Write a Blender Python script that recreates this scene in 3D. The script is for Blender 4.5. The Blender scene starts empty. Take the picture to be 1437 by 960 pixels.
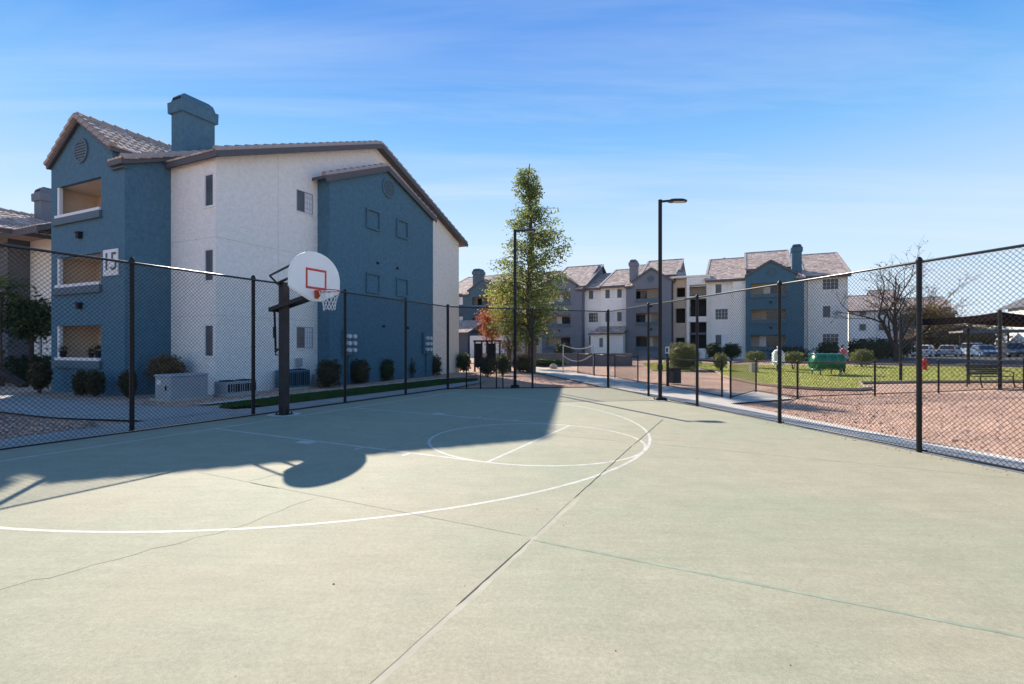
import bpy, math, random
import numpy as np
from mathutils import Vector, Matrix

# ------------------------------------------------------------------ camera, sky, sun, exposure
SC = bpy.context.scene
COL = SC.collection
SUN_AZ, SUN_EL = math.radians(-23.6), math.radians(33.6)     # azimuth from +Y, negative = towards -X

cam_d = bpy.data.cameras.new("camera")
cam = bpy.data.objects.new("camera", cam_d)
COL.objects.link(cam)
cam.location = (0, 0, 1.63)
cam.rotation_euler = (math.radians(90), 0, 0)
cam_d.sensor_width = 36
cam_d.lens = 36 * 696.5 / 1437
cam_d.shift_y = 5.4 / 1437
cam_d.clip_start = 0.05
cam_d.clip_end = 3000
SC.camera = cam

world = bpy.data.worlds.new("World")
SC.world = world
world.use_nodes = True
wn, wl = world.node_tree.nodes, world.node_tree.links
for n in list(wn):
    wn.remove(n)
w_out = wn.new("ShaderNodeOutputWorld")
w_bg = wn.new("ShaderNodeBackground")
w_sky = wn.new("ShaderNodeTexSky")
w_sky.sky_type = 'NISHITA'
w_sky.sun_disc = False
w_sky.sun_elevation = SUN_EL
w_sky.sun_rotation = SUN_AZ
w_sky.altitude = 0
w_sky.air_density = 1.0
w_sky.dust_density = 0.05
w_sky.ozone_density = 3.0
w_bg.inputs['Strength'].default_value = 0.10
# thin cirrus: a stretched noise over the sky dome
w_tc = wn.new("ShaderNodeTexCoord")
w_sep = wn.new("ShaderNodeSeparateXYZ")
wl.new(w_tc.outputs['Generated'], w_sep.inputs[0])
def wmath(op, a, b=None):
    m = wn.new("ShaderNodeMath"); m.operation = op
    for i, x in enumerate((a, b)):
        if x is None: continue
        if isinstance(x, (int, float)): m.inputs[i].default_value = x
        else: wl.new(x, m.inputs[i])
    return m.outputs[0]
zc = wmath('ADD', wmath('MAXIMUM', w_sep.outputs['Z'], 0.0), 0.12)
cx = wmath('DIVIDE', w_sep.outputs['X'], zc)
cy = wmath('DIVIDE', w_sep.outputs['Y'], zc)
w_cmb = wn.new("ShaderNodeCombineXYZ")
wl.new(cx, w_cmb.inputs[0]); wl.new(cy, w_cmb.inputs[1])
w_map = wn.new("ShaderNodeMapping")
w_map.inputs['Rotation'].default_value = (0, 0, math.radians(-38))
w_map.inputs['Scale'].default_value = (0.30, 1.7, 1)
w_map.inputs['Location'].default_value = (2.9, 1.6, 0)
wl.new(w_cmb.outputs[0], w_map.inputs[0])
w_noise = wn.new("ShaderNodeTexNoise")
w_noise.inputs['Scale'].default_value = 1.1
w_noise.inputs['Detail'].default_value = 6
w_noise.inputs['Roughness'].default_value = 0.62
w_noise.inputs['Distortion'].default_value = 0.6
wl.new(w_map.outputs[0], w_noise.inputs['Vector'])
w_ramp = wn.new("ShaderNodeValToRGB")
w_ramp.color_ramp.elements[0].position = 0.45
w_ramp.color_ramp.elements[0].color = (0, 0, 0, 1)
w_ramp.color_ramp.elements[1].position = 0.74
w_ramp.color_ramp.elements[1].color = (0.36, 0.36, 0.36, 1)
wl.new(w_noise.outputs[0], w_ramp.inputs[0])
# clear dry air: pale blue at the horizon to deep blue overhead, the same all the way round
w_grad = wn.new("ShaderNodeValToRGB")
ge = w_grad.color_ramp.elements
ge[0].position = 0.0; ge[0].color = (0.75, 0.86, 1.0, 1)
ge[1].position = 1.0; ge[1].color = (0.012, 0.12, 0.40, 1)
for pos, c in ((0.10, (0.68, 0.82, 0.985)), (0.22, (0.54, 0.735, 0.97)), (0.36, (0.235, 0.53, 0.925)), (0.53, (0.026, 0.255, 0.79))):
    e = ge.new(pos); e.color = (*c, 1)
wl.new(wmath('MAXIMUM', w_sep.outputs['Z'], 0.0), w_grad.inputs[0])
w_gs = wn.new("ShaderNodeMixRGB"); w_gs.blend_type = 'MULTIPLY'; w_gs.inputs[0].default_value = 1
w_gs.inputs['Color2'].default_value = (5.8, 5.8, 5.8, 1)
wl.new(w_grad.outputs[0], w_gs.inputs['Color1'])
w_hsv = wn.new("ShaderNodeMixRGB"); w_hsv.inputs[0].default_value = 0.88
wl.new(w_sky.outputs[0], w_hsv.inputs['Color1'])
wl.new(w_gs.outputs[0], w_hsv.inputs['Color2'])
w_mix = wn.new("ShaderNodeMixRGB")
w_mix.inputs['Color2'].default_value = (4.6, 5.0, 5.7, 1)
wl.new(w_hsv.outputs[0], w_mix.inputs['Color1'])
wl.new(w_ramp.outputs[0], w_mix.inputs['Fac'])
wl.new(w_mix.outputs[0], w_bg.inputs['Color'])
wl.new(w_bg.outputs[0], w_out.inputs[0])

sun_d = bpy.data.lights.new("sun", 'SUN')
sun_d.energy = 4.7
sun_d.angle = math.radians(0.53)
sun_d.color = (1.0, 0.93, 0.82)
sun = bpy.data.objects.new("sun", sun_d)
COL.objects.link(sun)
sdir = Vector((math.sin(SUN_AZ) * math.cos(SUN_EL), math.cos(SUN_AZ) * math.cos(SUN_EL), math.sin(SUN_EL)))
sun.rotation_euler = sdir.to_track_quat('Z', 'Y').to_euler()
sun.location = sdir * 60

SC.view_settings.view_transform = 'Standard'
SC.view_settings.look = 'None'
SC.view_settings.gamma = 1
SC.view_settings.use_curve_mapping = False
SC.view_settings.exposure = 0.90
SC.cycles.max_bounces = 8
SC.cycles.diffuse_bounces = 4

# ------------------------------------------------------------------ frames of reference
# The court and the apartment blocks share one direction: u runs along the court's baseline, v from the baseline into play.
TH = 0.4348
SN, CS = math.sin(TH), math.cos(TH)
def W(v, u):
    return (CS * v + SN * u, -SN * v + CS * u)
def VU(X, Y):
    return (X * CS - Y * SN, X * SN + Y * CS)
def ss(t):
    t = min(max(t, 0.0), 1.0)
    return t * t * (3 - 2 * t)
def gz(X, Y):
    """Height of the finished ground: the court slab falls 1.2 % to the right, the plot falls to the left block and rises to the far row."""
    v, u = VU(X, Y)
    b = -0.0123 * min(max(X, -8), 8)
    t = ss((-v - 10) / 6)
    b = b * (1 - t) - 0.09 * t
    return b + 0.4 * ss((u - 24) / 30)

# ------------------------------------------------------------------ materials
MATS = {}
def new_mat(name):
    m = bpy.data.materials.new(name)
    m.use_nodes = True
    MATS[name] = m
    return m, m.node_tree.nodes, m.node_tree.links, m.node_tree.nodes['Principled BSDF']
def mat(name, col, rough=0.7, spec=0.3, metal=0.0, var=0.0, vscale=3.0, bump=0.0, bscale=60.0, island=0.0, bdist=0.01):
    m, n, l, p = new_mat(name)
    p.inputs['Roughness'].default_value = rough
    p.inputs['Specular IOR Level'].default_value = spec
    p.inputs['Metallic'].default_value = metal
    p.inputs['Base Color'].default_value = (*col, 1)
    tc = n.new("ShaderNodeTexCoord")
    if var or island:
        fac = None
        if var:
            t = n.new("ShaderNodeTexNoise")
            t.inputs['Scale'].default_value = vscale
            t.inputs['Detail'].default_value = 6
            t.inputs['Roughness'].default_value = 0.65
            l.new(tc.outputs['Object'], t.inputs['Vector'])
            mr = n.new("ShaderNodeMapRange")
            mr.inputs[1].default_value = 0.3; mr.inputs[2].default_value = 0.7
            mr.inputs[3].default_value = 1 - var; mr.inputs[4].default_value = 1 + var
            l.new(t.outputs[0], mr.inputs[0])
            fac = mr.outputs[0]
        if island:
            g = n.new("ShaderNodeNewGeometry")
            mr2 = n.new("ShaderNodeMapRange")
            mr2.inputs[3].default_value = 1 - island; mr2.inputs[4].default_value = 1 + island
            l.new(g.outputs['Random Per Island'], mr2.inputs[0])
            if fac is None: fac = mr2.outputs[0]
            else:
                mm = n.new("ShaderNodeMath"); mm.operation = 'MULTIPLY'
                l.new(fac, mm.inputs[0]); l.new(mr2.outputs[0], mm.inputs[1]); fac = mm.outputs[0]
        mx = n.new("ShaderNodeMixRGB"); mx.blend_type = 'MULTIPLY'; mx.inputs[0].default_value = 1
        mx.inputs[1].default_value = (*col, 1)
        l.new(fac, mx.inputs[2])
        l.new(mx.outputs[0], p.inputs['Base Color'])
    if bump:
        t = n.new("ShaderNodeTexNoise")
        t.inputs['Scale'].default_value = bscale
        t.inputs['Detail'].default_value = 4
        l.new(tc.outputs['Object'], t.inputs['Vector'])
        b = n.new("ShaderNodeBump")
        b.inputs['Strength'].default_value = bump
        b.inputs['Distance'].default_value = bdist
        l.new(t.outputs[0], b.inputs['Height'])
        l.new(b.outputs[0], p.inputs['Normal'])
    return m
def leaf_mat(name, c1, c2, c3=None, trans=0.45):
    m, n, l, p = new_mat(name)
    out = n['Material Output']
    n.remove(p)
    g = n.new("ShaderNodeNewGeometry")
    r = n.new("ShaderNodeValToRGB")
    r.color_ramp.elements[0].color = (*c1, 1)
    r.color_ramp.elements[1].color = (*c2, 1)
    if c3:
        e = r.color_ramp.elements.new(0.85); e.color = (*c2, 1)
        r.color_ramp.elements[-1].color = (*c3, 1)
    l.new(g.outputs['Random Per Island'], r.inputs[0])
    d = n.new("ShaderNodeBsdfPrincipled"); d.inputs['Roughness'].default_value = 0.55; d.inputs['Specular IOR Level'].default_value = 0.25
    t = n.new("ShaderNodeBsdfTranslucent")
    mx = n.new("ShaderNodeMixShader"); mx.inputs[0].default_value = trans
    l.new(r.outputs[0], d.inputs['Base Color']); l.new(r.outputs[0], t.inputs['Color'])
    l.new(d.outputs[0], mx.inputs[1]); l.new(t.outputs[0], mx.inputs[2])
    l.new(mx.outputs[0], out.inputs[0])
    return m

def court_material():
    m, n, l, p = new_mat("court_acrylic")
    tc = n.new("ShaderNodeTexCoord")
    def noise(scale, det=5, rough=0.6, stretch=None, rot=0.0):
        t = n.new("ShaderNodeTexNoise"); t.inputs['Scale'].default_value = scale
        t.inputs['Detail'].default_value = det; t.inputs['Roughness'].default_value = rough
        if stretch:
            mp = n.new("ShaderNodeMapping"); mp.inputs['Scale'].default_value = stretch
            mp.inputs['Rotation'].default_value = (0, 0, rot)
            l.new(tc.outputs['Object'], mp.inputs[0]); l.new(mp.outputs[0], t.inputs['Vector'])
        else:
            l.new(tc.outputs['Object'], t.inputs['Vector'])
        return t.outputs[0]
    def ramp(x, a, b):
        r = n.new("ShaderNodeMapRange"); r.inputs[1].default_value = a; r.inputs[2].default_value = b
        l.new(x, r.inputs[0]); return r.outputs[0]
    def mix(f, a, b, mode='MIX'):
        x = n.new("ShaderNodeMixRGB"); x.blend_type = mode
        for i, q in ((0, f), (1, a), (2, b)):
            if isinstance(q, (int, float)): x.inputs[i].default_value = q
            elif isinstance(q, tuple): x.inputs[i].default_value = (*q, 1)
            else: l.new(q, x.inputs[i])
        return x.outputs[0]
    tan, green, worn = (0.376, 0.343, 0.238), (0.322, 0.341, 0.236), (0.405, 0.369, 0.268)
    c = mix(ramp(noise(0.22, 4), 0.44, 0.68), tan, green)
    c = mix(ramp(noise(0.8, 6, 0.7, (0.35, 1.4, 1), 0.5), 0.5, 0.75), c, worn)
    # streaks of old green coat
    st = ramp(noise(1.6, 7, 0.75, (0.18, 2.2, 1), -0.35), 0.58, 0.80)
    k = n.new("ShaderNodeMath"); k.operation = 'MULTIPLY'; k.inputs[1].default_value = 0.8
    l.new(st, k.inputs[0])
    c = mix(k.outputs[0], c, (0.255, 0.30, 0.222))
    c = mix(1.0, c, mix(ramp(noise(2.2, 8, 0.75), 0.32, 0.68), (0.925, 0.925, 0.92), (1.08, 1.065, 1.05)), 'MULTIPLY')
    c = mix(1.0, c, mix(ramp(noise(7, 6, 0.7, (.25, 2.0, 1), .25), 0.32, 0.68), (0.945, 0.95, 0.945), (1.05, 1.05, 1.05)), 'MULTIPLY')
    c = mix(1.0, c, mix(ramp(noise(38, 4, 0.7), 0.3, 0.7), (0.86, 0.86, 0.86), (1.10, 1.10, 1.10)), 'MULTIPLY')
    c = mix(1.0, c, mix(ramp(noise(260, 2, 0.5), 0.35, 0.65), (0.80, 0.80, 0.80), (1.14, 1.14, 1.14)), 'MULTIPLY')
    # old spots: small dark pits, and larger faint stains
    def spots(scale, r0, r1, col, amt):
        nonlocal c
        v = n.new("ShaderNodeTexVoronoi"); v.inputs['Scale'].default_value = scale
        l.new(tc.outputs['Object'], v.inputs['Vector'])
        f = ramp(v.outputs['Distance'], r1, r0)
        sp = n.new("ShaderNodeSeparateColor"); l.new(v.outputs['Color'], sp.inputs[0])
        g = n.new("ShaderNodeMath"); g.operation = 'GREATER_THAN'; g.inputs[1].default_value = amt
        l.new(sp.outputs[0], g.inputs[0])
        h = n.new("ShaderNodeMath"); h.operation = 'MULTIPLY'
        l.new(f, h.inputs[0]); l.new(g.outputs[0], h.inputs[1])
        c = mix(h.outputs[0], c, col)
    spots(9, .03, .07, (0.20, 0.19, 0.14), .80)
    spots(14, .02, .06, (0.55, 0.52, 0.44), .86)
    sc = ramp(noise(1.1, 8, 0.8, (2.6, .22, 1), 0.9), 0.63, 0.82)
    k2 = n.new("ShaderNodeMath"); k2.operation = 'MULTIPLY'; k2.inputs[1].default_value = 0.45
    l.new(sc, k2.inputs[0])
    c = mix(k2.outputs[0], c, (0.47, 0.44, 0.36))
    st2 = ramp(noise(0.55, 9, 0.8), 0.60, 0.75)
    k3 = n.new("ShaderNodeMath"); k3.operation = 'MULTIPLY'; k3.inputs[1].default_value = 0.30
    l.new(st2, k3.inputs[0])
    c = mix(k3.outputs[0], c, (0.27, 0.265, 0.195))
    l.new(c, p.inputs['Base Color'])
    p.inputs['Roughness'].default_value = 0.78
    p.inputs['Specular IOR Level'].default_value = 0.22
    b = n.new("ShaderNodeBump"); b.inputs['Strength'].default_value = 0.35; b.inputs['Distance'].default_value = 0.004
    l.new(noise(220, 3), b.inputs['Height']); l.new(b.outputs[0], p.inputs['Normal'])
    return m
def ground_material():
    m, n, l, p = new_mat("decomposed_granite")
    tc = n.new("ShaderNodeTexCoord")
    v = n.new("ShaderNodeTexVoronoi"); v.inputs['Scale'].default_value = 38
    l.new(tc.outputs['Object'], v.inputs['Vector'])
    r = n.new("ShaderNodeValToRGB")
    sep = n.new("ShaderNodeSeparateColor")
    l.new(v.outputs['Color'], sep.inputs[0]); l.new(sep.outputs[0], r.inputs[0])
    e = r.color_ramp.elements
    e[0].color = (0.47, 0.255, 0.165, 1); e[1].color = (0.68, 0.465, 0.345, 1)
    x = e.new(0.45); x.color = (0.57, 0.345, 0.238, 1)
    x = e.new(0.8); x.color = (0.60, 0.385, 0.275, 1)
    t = n.new("ShaderNodeTexNoise"); t.inputs['Scale'].default_value = 0.5; t.inputs['Detail'].default_value = 8
    l.new(tc.outputs['Object'], t.inputs['Vector'])
    mr = n.new("ShaderNodeMapRange"); mr.inputs[1].default_value = 0.3; mr.inputs[2].default_value = 0.7
    mr.inputs[3].default_value = 0.70; mr.inputs[4].default_value = 1.12
    l.new(t.outputs[0], mr.inputs[0])
    mx = n.new("ShaderNodeMixRGB"); mx.blend_type = 'MULTIPLY'; mx.inputs[0].default_value = 1
    l.new(r.outputs[0], mx.inputs[1]); l.new(mr.outputs[0], mx.inputs[2])
    l.new(mx.outputs[0], p.inputs['Base Color'])
    p.inputs['Roughness'].default_value = 0.95
    b = n.new("ShaderNodeBump"); b.inputs['Strength'].default_value = 0.5; b.inputs['Distance'].default_value = 0.012
    l.new(v.outputs['Distance'], b.inputs['Height']); l.new(b.outputs[0], p.inputs['Normal'])
    return m

M_COURT = court_material()
M_GROUND = ground_material()
M_LINE = mat("line_paint", (0.53, 0.495, 0.425), 0.75, var=0.24, vscale=7)
M_JOINT = mat("joint_filler", (0.055, 0.05, 0.042), 0.9, var=0.4, vscale=9)
M_JOINT2 = mat("joint_faded", (0.25, 0.235, 0.175), 0.9, var=0.3, vscale=5)
M_JOINT3 = mat("joint_green", (0.285, 0.315, 0.225), 0.9, var=0.25, vscale=5)
M_PATCH = mat("patch_skim", (0.405, 0.37, 0.275), 0.85, var=0.12, vscale=4)
M_CONC = mat("concrete", (0.48, 0.43, 0.365), 0.9, var=0.14, vscale=2.5, bump=0.3, bscale=90)
M_CONC3 = mat("gray_concrete", (0.385, 0.35, 0.31), 0.9, var=0.18, vscale=2.0, bump=0.3, bscale=90)
M_CONC2 = mat("pale_concrete", (0.60, 0.54, 0.465), 0.9, var=0.10, vscale=2.5, bump=0.3, bscale=90)
M_ASPH = mat("asphalt", (0.055, 0.055, 0.06), 0.95, var=0.2, vscale=2)
M_SOIL = mat("dark_bed", (0.27, 0.165, 0.125), 0.95, var=0.25, vscale=6, bump=0.6, bscale=30, bdist=0.03)
M_LAWN = mat("lawn_soil", (0.40, 0.40, 0.10), 0.95, var=0.35, vscale=2.0)
M_TURF = mat("turf_soil", (0.045, 0.085, 0.022), 0.95, var=0.3, vscale=4)
M_BLADE = leaf_mat("grass_blade", (0.31, 0.33, 0.07), (0.52, 0.49, 0.14), trans=0.45)
M_BLADE2 = leaf_mat("turf_blade", (0.035, 0.085, 0.015), (0.075, 0.15, 0.03), trans=0.4)
M_WHITE = mat("stucco_white", (0.895, 0.855, 0.785), 0.92, spec=0.15, var=0.07, vscale=5.5, bump=1.0, bscale=9, bdist=0.06)
M_BLUE = mat("stucco_blue", (0.092, 0.187, 0.250), 0.92, spec=0.15, var=0.13, vscale=5.5, bump=1.0, bscale=9, bdist=0.06)
M_WJOINT = mat("stucco_joint", (0.66, 0.625, 0.585), 0.92)
M_GRAY = mat("stucco_gray", (0.185, 0.20, 0.225), 0.92, spec=0.15, var=0.06, vscale=0.9, bump=0.5, bscale=28, bdist=0.012)
M_NAVY = mat("stucco_slate_blue", (0.078, 0.155, 0.202), 0.92, spec=0.15, var=0.06, vscale=0.9, bump=0.5, bscale=28, bdist=0.012)
M_TEAL = mat("stucco_teal", (0.085, 0.14, 0.17), 0.92, spec=0.15, var=0.06, vscale=0.9, bump=0.5, bscale=28, bdist=0.012)
M_DGRAY = mat("stucco_dark_gray", (0.13, 0.135, 0.155), 0.92, spec=0.15, var=0.08, vscale=0.9)
M_SLATE = mat("slate_trim", (0.10, 0.15, 0.185), 0.75, var=0.08)
M_FASCIA = mat("fascia_paint", (0.115, 0.11, 0.115), 0.7, var=0.1)
M_CREAM = mat("balcony_cream", (0.74, 0.62, 0.50), 0.9, spec=0.15, var=0.05)
M_TAUPE = mat("balcony_taupe", (0.50, 0.455, 0.41), 0.9, spec=0.15, var=0.05)
M_TILE = mat("roof_tile", (0.55, 0.42, 0.35), 0.85, spec=0.2, island=0.30, var=0.15, vscale=1.2)
M_RAKE = mat("rake_tile", (0.40, 0.335, 0.30), 0.85, spec=0.2, var=0.3, vscale=3)
M_BLACK = mat("black_metal", (0.011, 0.012, 0.014), 0.42, spec=0.28, var=0.2, vscale=5)
M_RAIL = mat("black_rail", (0.014, 0.015, 0.017), 0.30, spec=0.55)
M_WIRE = mat("black_vinyl_wire", (0.010, 0.011, 0.013), 0.5, spec=0.22)
M_BROWNP = mat("weathered_pole", (0.030, 0.027, 0.029), 0.6, var=0.35, vscale=3)
M_BOARD = mat("board_white", (0.90, 0.89, 0.86), 0.4, var=0.03)
M_RED = mat("red_paint", (0.62, 0.065, 0.045), 0.45, var=0.12)
M_ORANGE = mat("rim_orange", (0.55, 0.085, 0.035), 0.45, var=0.15)
M_NET = mat("net_cord", (0.74, 0.72, 0.70), 0.8)
M_GLASS = mat("window_glass", (0.028, 0.034, 0.042), 0.06, spec=0.6)
M_GLASS2 = mat("window_screen", (0.075, 0.085, 0.10), 0.22, spec=0.5, var=0.25, vscale=3)
M_BLIND = mat("window_blind", (0.76, 0.77, 0.78), 0.5, var=0.06, vscale=8)
M_FRAME = mat("window_frame", (0.74, 0.74, 0.73), 0.5)
M_NFRAME = mat("gray_window_frame", (0.36, 0.37, 0.39), 0.5)
M_DFRAME = mat("dark_window_frame", (0.09, 0.09, 0.10), 0.5)
M_METAL = mat("galvanised_steel", (0.42, 0.43, 0.44), 0.4, metal=0.7, var=0.15)
M_UTIL = mat("utility_gray", (0.34, 0.36, 0.375), 0.6, var=0.08)
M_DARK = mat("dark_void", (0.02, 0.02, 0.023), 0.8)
M_DOOR = mat("door_gray", (0.20, 0.21, 0.23), 0.6)
M_METER = mat("meter_glass", (0.66, 0.68, 0.70), 0.3)
M_LED = mat("lamp_lens", (0.55, 0.55, 0.52), 0.3)
M_GREENP = mat("green_plastic", (0.012, 0.15, 0.075), 0.32, spec=0.5, var=0.12, vscale=4)
M_WHITEP = mat("white_plastic", (0.72, 0.72, 0.72), 0.45)
M_BARK = mat("bark", (0.13, 0.095, 0.07), 0.95, var=0.4, vscale=5, bump=0.8, bscale=14, bdist=0.04)
M_BARK2 = mat("dark_bark", (0.070, 0.050, 0.042), 0.95, var=0.4, vscale=5, bump=0.8, bscale=14, bdist=0.04)
M_WALLG = mat("garden_wall", (0.20, 0.185, 0.20), 0.92, var=0.1, vscale=1.5, bump=0.4, bscale=30)
M_CLOTH = mat("shade_cloth", (0.012, 0.008, 0.010), 1.0, spec=0.02, var=0.1)
M_BENCH = mat("bench_metal", (0.035, 0.030, 0.030), 0.5)
M_RUBBER = mat("tyre_rubber", (0.02, 0.02, 0.02), 0.85)
M_STONE = mat("pale_stone", (0.50, 0.45, 0.40), 0.9, var=0.2, vscale=6, bump=0.5, bscale=12)
M_CARPORT = mat("carport_steel", (0.30, 0.27, 0.25), 0.6, var=0.1)
M_CURB = mat("edging_timber", (0.45, 0.36, 0.26), 0.9, var=0.25, vscale=4)
M_PEBBLE = mat("pebble", (0.60, 0.375, 0.265), 0.95, spec=0.1, island=0.45)
M_SKIN = mat("skin", (0.50, 0.30, 0.22), 0.6)
M_PINK = mat("pink_shirt", (0.55, 0.13, 0.17), 0.85)
M_HAIR = mat("dark_hair", (0.02, 0.015, 0.012), 0.6)
M_TROUSER = mat("dark_trousers", (0.03, 0.032, 0.045), 0.9)

L_OLIVE = leaf_mat("leaf_olive", (0.11, 0.15, 0.05), (0.28, 0.33, 0.11), (0.48, 0.45, 0.16), trans=.55)
L_YELLOW = leaf_mat("leaf_yellow", (0.24, 0.25, 0.05), (0.55, 0.46, 0.09), (0.60, 0.38, 0.09))
L_RED = leaf_mat("leaf_red", (0.28, 0.075, 0.035), (0.48, 0.16, 0.075), (0.50, 0.24, 0.12))
L_BROWN = leaf_mat("leaf_brown", (0.17, 0.11, 0.045), (0.36, 0.24, 0.09), trans=0.3)
L_GREEN = leaf_mat("leaf_green", (0.028, 0.05, 0.016), (0.075, 0.105, 0.03), (0.12, 0.13, 0.04), trans=0.3)
L_DARK = leaf_mat("leaf_dark", (0.018, 0.032, 0.012), (0.045, 0.07, 0.022), trans=0.25)
L_BRONZE = leaf_mat("leaf_bronze", (0.045, 0.032, 0.016), (0.085, 0.085, 0.03), (0.16, 0.075, 0.04), trans=0.25)
L_FLOWER = leaf_mat("leaf_flower", (0.10, 0.085, 0.03), (0.25, 0.15, 0.075), (0.38, 0.20, 0.13), trans=0.25)
L_LIT = leaf_mat("leaf_lit", (0.085, 0.10, 0.03), (0.21, 0.21, 0.075), (0.28, 0.24, 0.10), trans=0.4)
L_PALM = leaf_mat("leaf_palm", (0.09, 0.12, 0.025), (0.20, 0.22, 0.05), trans=0.4)

# ------------------------------------------------------------------ mesh helpers
class MB:
    def __init__(self):
        self.v, self.f = [], []
    def add(self, vs, fs):
        o = len(self.v)
        self.v.extend(tuple(map(float, p)) for p in vs)
        self.f.extend(tuple(i + o for i in q) for q in fs)
        return self
    def hexa(self, p):      # 8 points: bottom ring then top ring
        return self.add(p, [(3, 2, 1, 0), (4, 5, 6, 7), (0, 1, 5, 4), (1, 2, 6, 5), (2, 3, 7, 6), (3, 0, 4, 7)])
    def box(self, x0, x1, y0, y1, z0, z1):
        return self.hexa([(x0, y0, z0), (x1, y0, z0), (x1, y1, z0), (x0, y1, z0), (x0, y0, z1), (x1, y0, z1), (x1, y1, z1), (x0, y1, z1)])
    def cham(self, x0, x1, y0, y1, z0, z1, b):     # box with chamfered vertical and top edges
        self.prism([(x0 + b, y0, z0), (x1 - b, y0, z0), (x1, y0 + b, z0), (x1, y1 - b, z0), (x1 - b, y1, z0), (x0 + b, y1, z0), (x0, y1 - b, z0), (x0, y0 + b, z0)], (0, 0, z1 - z0 - b))
        a = [(x0 + b, y0, z1 - b), (x1 - b, y0, z1 - b), (x1, y0 + b, z1 - b), (x1, y1 - b, z1 - b), (x1 - b, y1, z1 - b), (x0 + b, y1, z1 - b), (x0, y1 - b, z1 - b), (x0, y0 + b, z1 - b)]
        cx_, cy_ = (x0 + x1) / 2, (y0 + y1) / 2
        t = [(p[0] + (b if p[0] < cx_ else -b) * .8, p[1] + (b if p[1] < cy_ else -b) * .8, z1) for p in a]
        self.add(a + t, [(i, (i + 1) % 8, 8 + (i + 1) % 8, 8 + i) for i in range(8)] + [tuple(range(8, 16))])
        return self
    def bar(self, p, q, w, h=None, up=(0, 0, 1)):
        p, q, up = Vector(p), Vector(q), Vector(up)
        d = (q - p).normalized()
        s = d.cross(up)
        if s.length < 1e-5: s = d.cross(Vector((0, 1, 0)))
        s.normalize(); t = s.cross(d)
        s = s * (w / 2); t = t * ((h or w) / 2)
        return self.hexa([p - s - t, p + s - t, q + s - t, q - s - t, p - s + t, p + s + t, q + s + t, q - s + t])
    def tube(self, pts, rad, n=8, caps=True):
        pts = [Vector(p) for p in pts]
        if isinstance(rad, (int, float)): rad = [rad] * len(pts)
        vs, fs = [], []
        ref = None
        for i, p in enumerate(pts):
            d = (pts[min(i + 1, len(pts) - 1)] - pts[max(i - 1, 0)])
            d = d.normalized() if d.length > 1e-9 else Vector((0, 0, 1))
            if ref is None:
                ref = d.cross(Vector((0, 0, 1)))
                if ref.length < 1e-3: ref = d.cross(Vector((1, 0, 0)))
            s = (ref - d * ref.dot(d)).normalized()
            ref = s
            t = d.cross(s)
            for k in range(n):
                a = 2 * math.pi * k / n
                vs.append(p + (s * math.cos(a) + t * math.sin(a)) * rad[i])
        for i in range(len(pts) - 1):
            for k in range(n):
                k2 = (k + 1) % n
                fs.append((i * n + k, i * n + k2, (i + 1) * n + k2, (i + 1) * n + k))
        if caps:
            fs.append(tuple(range(n - 1, -1, -1)))
            fs.append(tuple((len(pts) - 1) * n + k for k in range(n)))
        return self.add(vs, fs)
    def poly(self, pts):
        return self.add(pts, [tuple(range(len(pts)))])
    def prism(self, pts, vec):
        n = len(pts)
        q = [(p[0] + vec[0], p[1] + vec[1], p[2] + vec[2]) for p in pts]
        return self.add(list(pts) + q, [tuple(range(n - 1, -1, -1)), tuple(range(n, 2 * n))] + [(i, (i + 1) % n, n + (i + 1) % n, n + i) for i in range(n)])
    def lathe(self, prof, n=16, c=(0, 0, 0)):
        vs, fs = [], []
        for r, z in prof:
            for k in range(n):
                a = 2 * math.pi * k / n
                vs.append((c[0] + r * math.cos(a), c[1] + r * math.sin(a), c[2] + z))
        for i in range(len(prof) - 1):
            for k in range(n):
                k2 = (k + 1) % n
                fs.append((i * n + k, i * n + k2, (i + 1) * n + k2, (i + 1) * n + k))
        fs.append(tuple(range(n - 1, -1, -1)))
        fs.append(tuple((len(prof) - 1) * n + k for k in range(n)))
        return self.add(vs, fs)
    def mesh(self, name, off=(0, 0, 0)):
        me = bpy.data.meshes.new(name)
        o = off
        me.from_pydata([(p[0] - o[0], p[1] - o[1], p[2] - o[2]) for p in self.v], [], self.f)
        return me
    def build(self, name, material, parent=None, off=(0, 0, 0), smooth=False):
        me = self.mesh(name, off)
        return link(name, me, material, parent, smooth)
def link(name, me, material=None, parent=None, smooth=False):
    if material: me.materials.append(material)
    if smooth:
        me.polygons.foreach_set('use_smooth', [True] * len(me.polygons))
    o = bpy.data.objects.new(name, me)
    COL.objects.link(o)
    if parent: o.parent = parent
    return o
def tag(o, label=None, cat=None, group=None, kind=None):
    if label: o['label'] = label
    if cat: o['category'] = cat
    if group: o['group'] = group
    if kind: o['kind'] = kind
    return o
def thing(name, label, cat, loc=(0, 0, 0), rz=0.0, group=None):
    o = bpy.data.objects.new(name, None)
    COL.objects.link(o)
    o.empty_display_size = 0.2
    o.location = loc; o.rotation_euler = (0, 0, rz)
    return tag(o, label, cat, group)
def copy_tree(o, parent=None):
    c = o.copy(); COL.objects.link(c)
    if parent: c.parent = parent
    for ch in list(o.children): copy_tree(ch, c)
    return c
def on_ground(X, Y, dz=0.0):
    return (X, Y, gz(X, Y) + dz)

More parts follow.
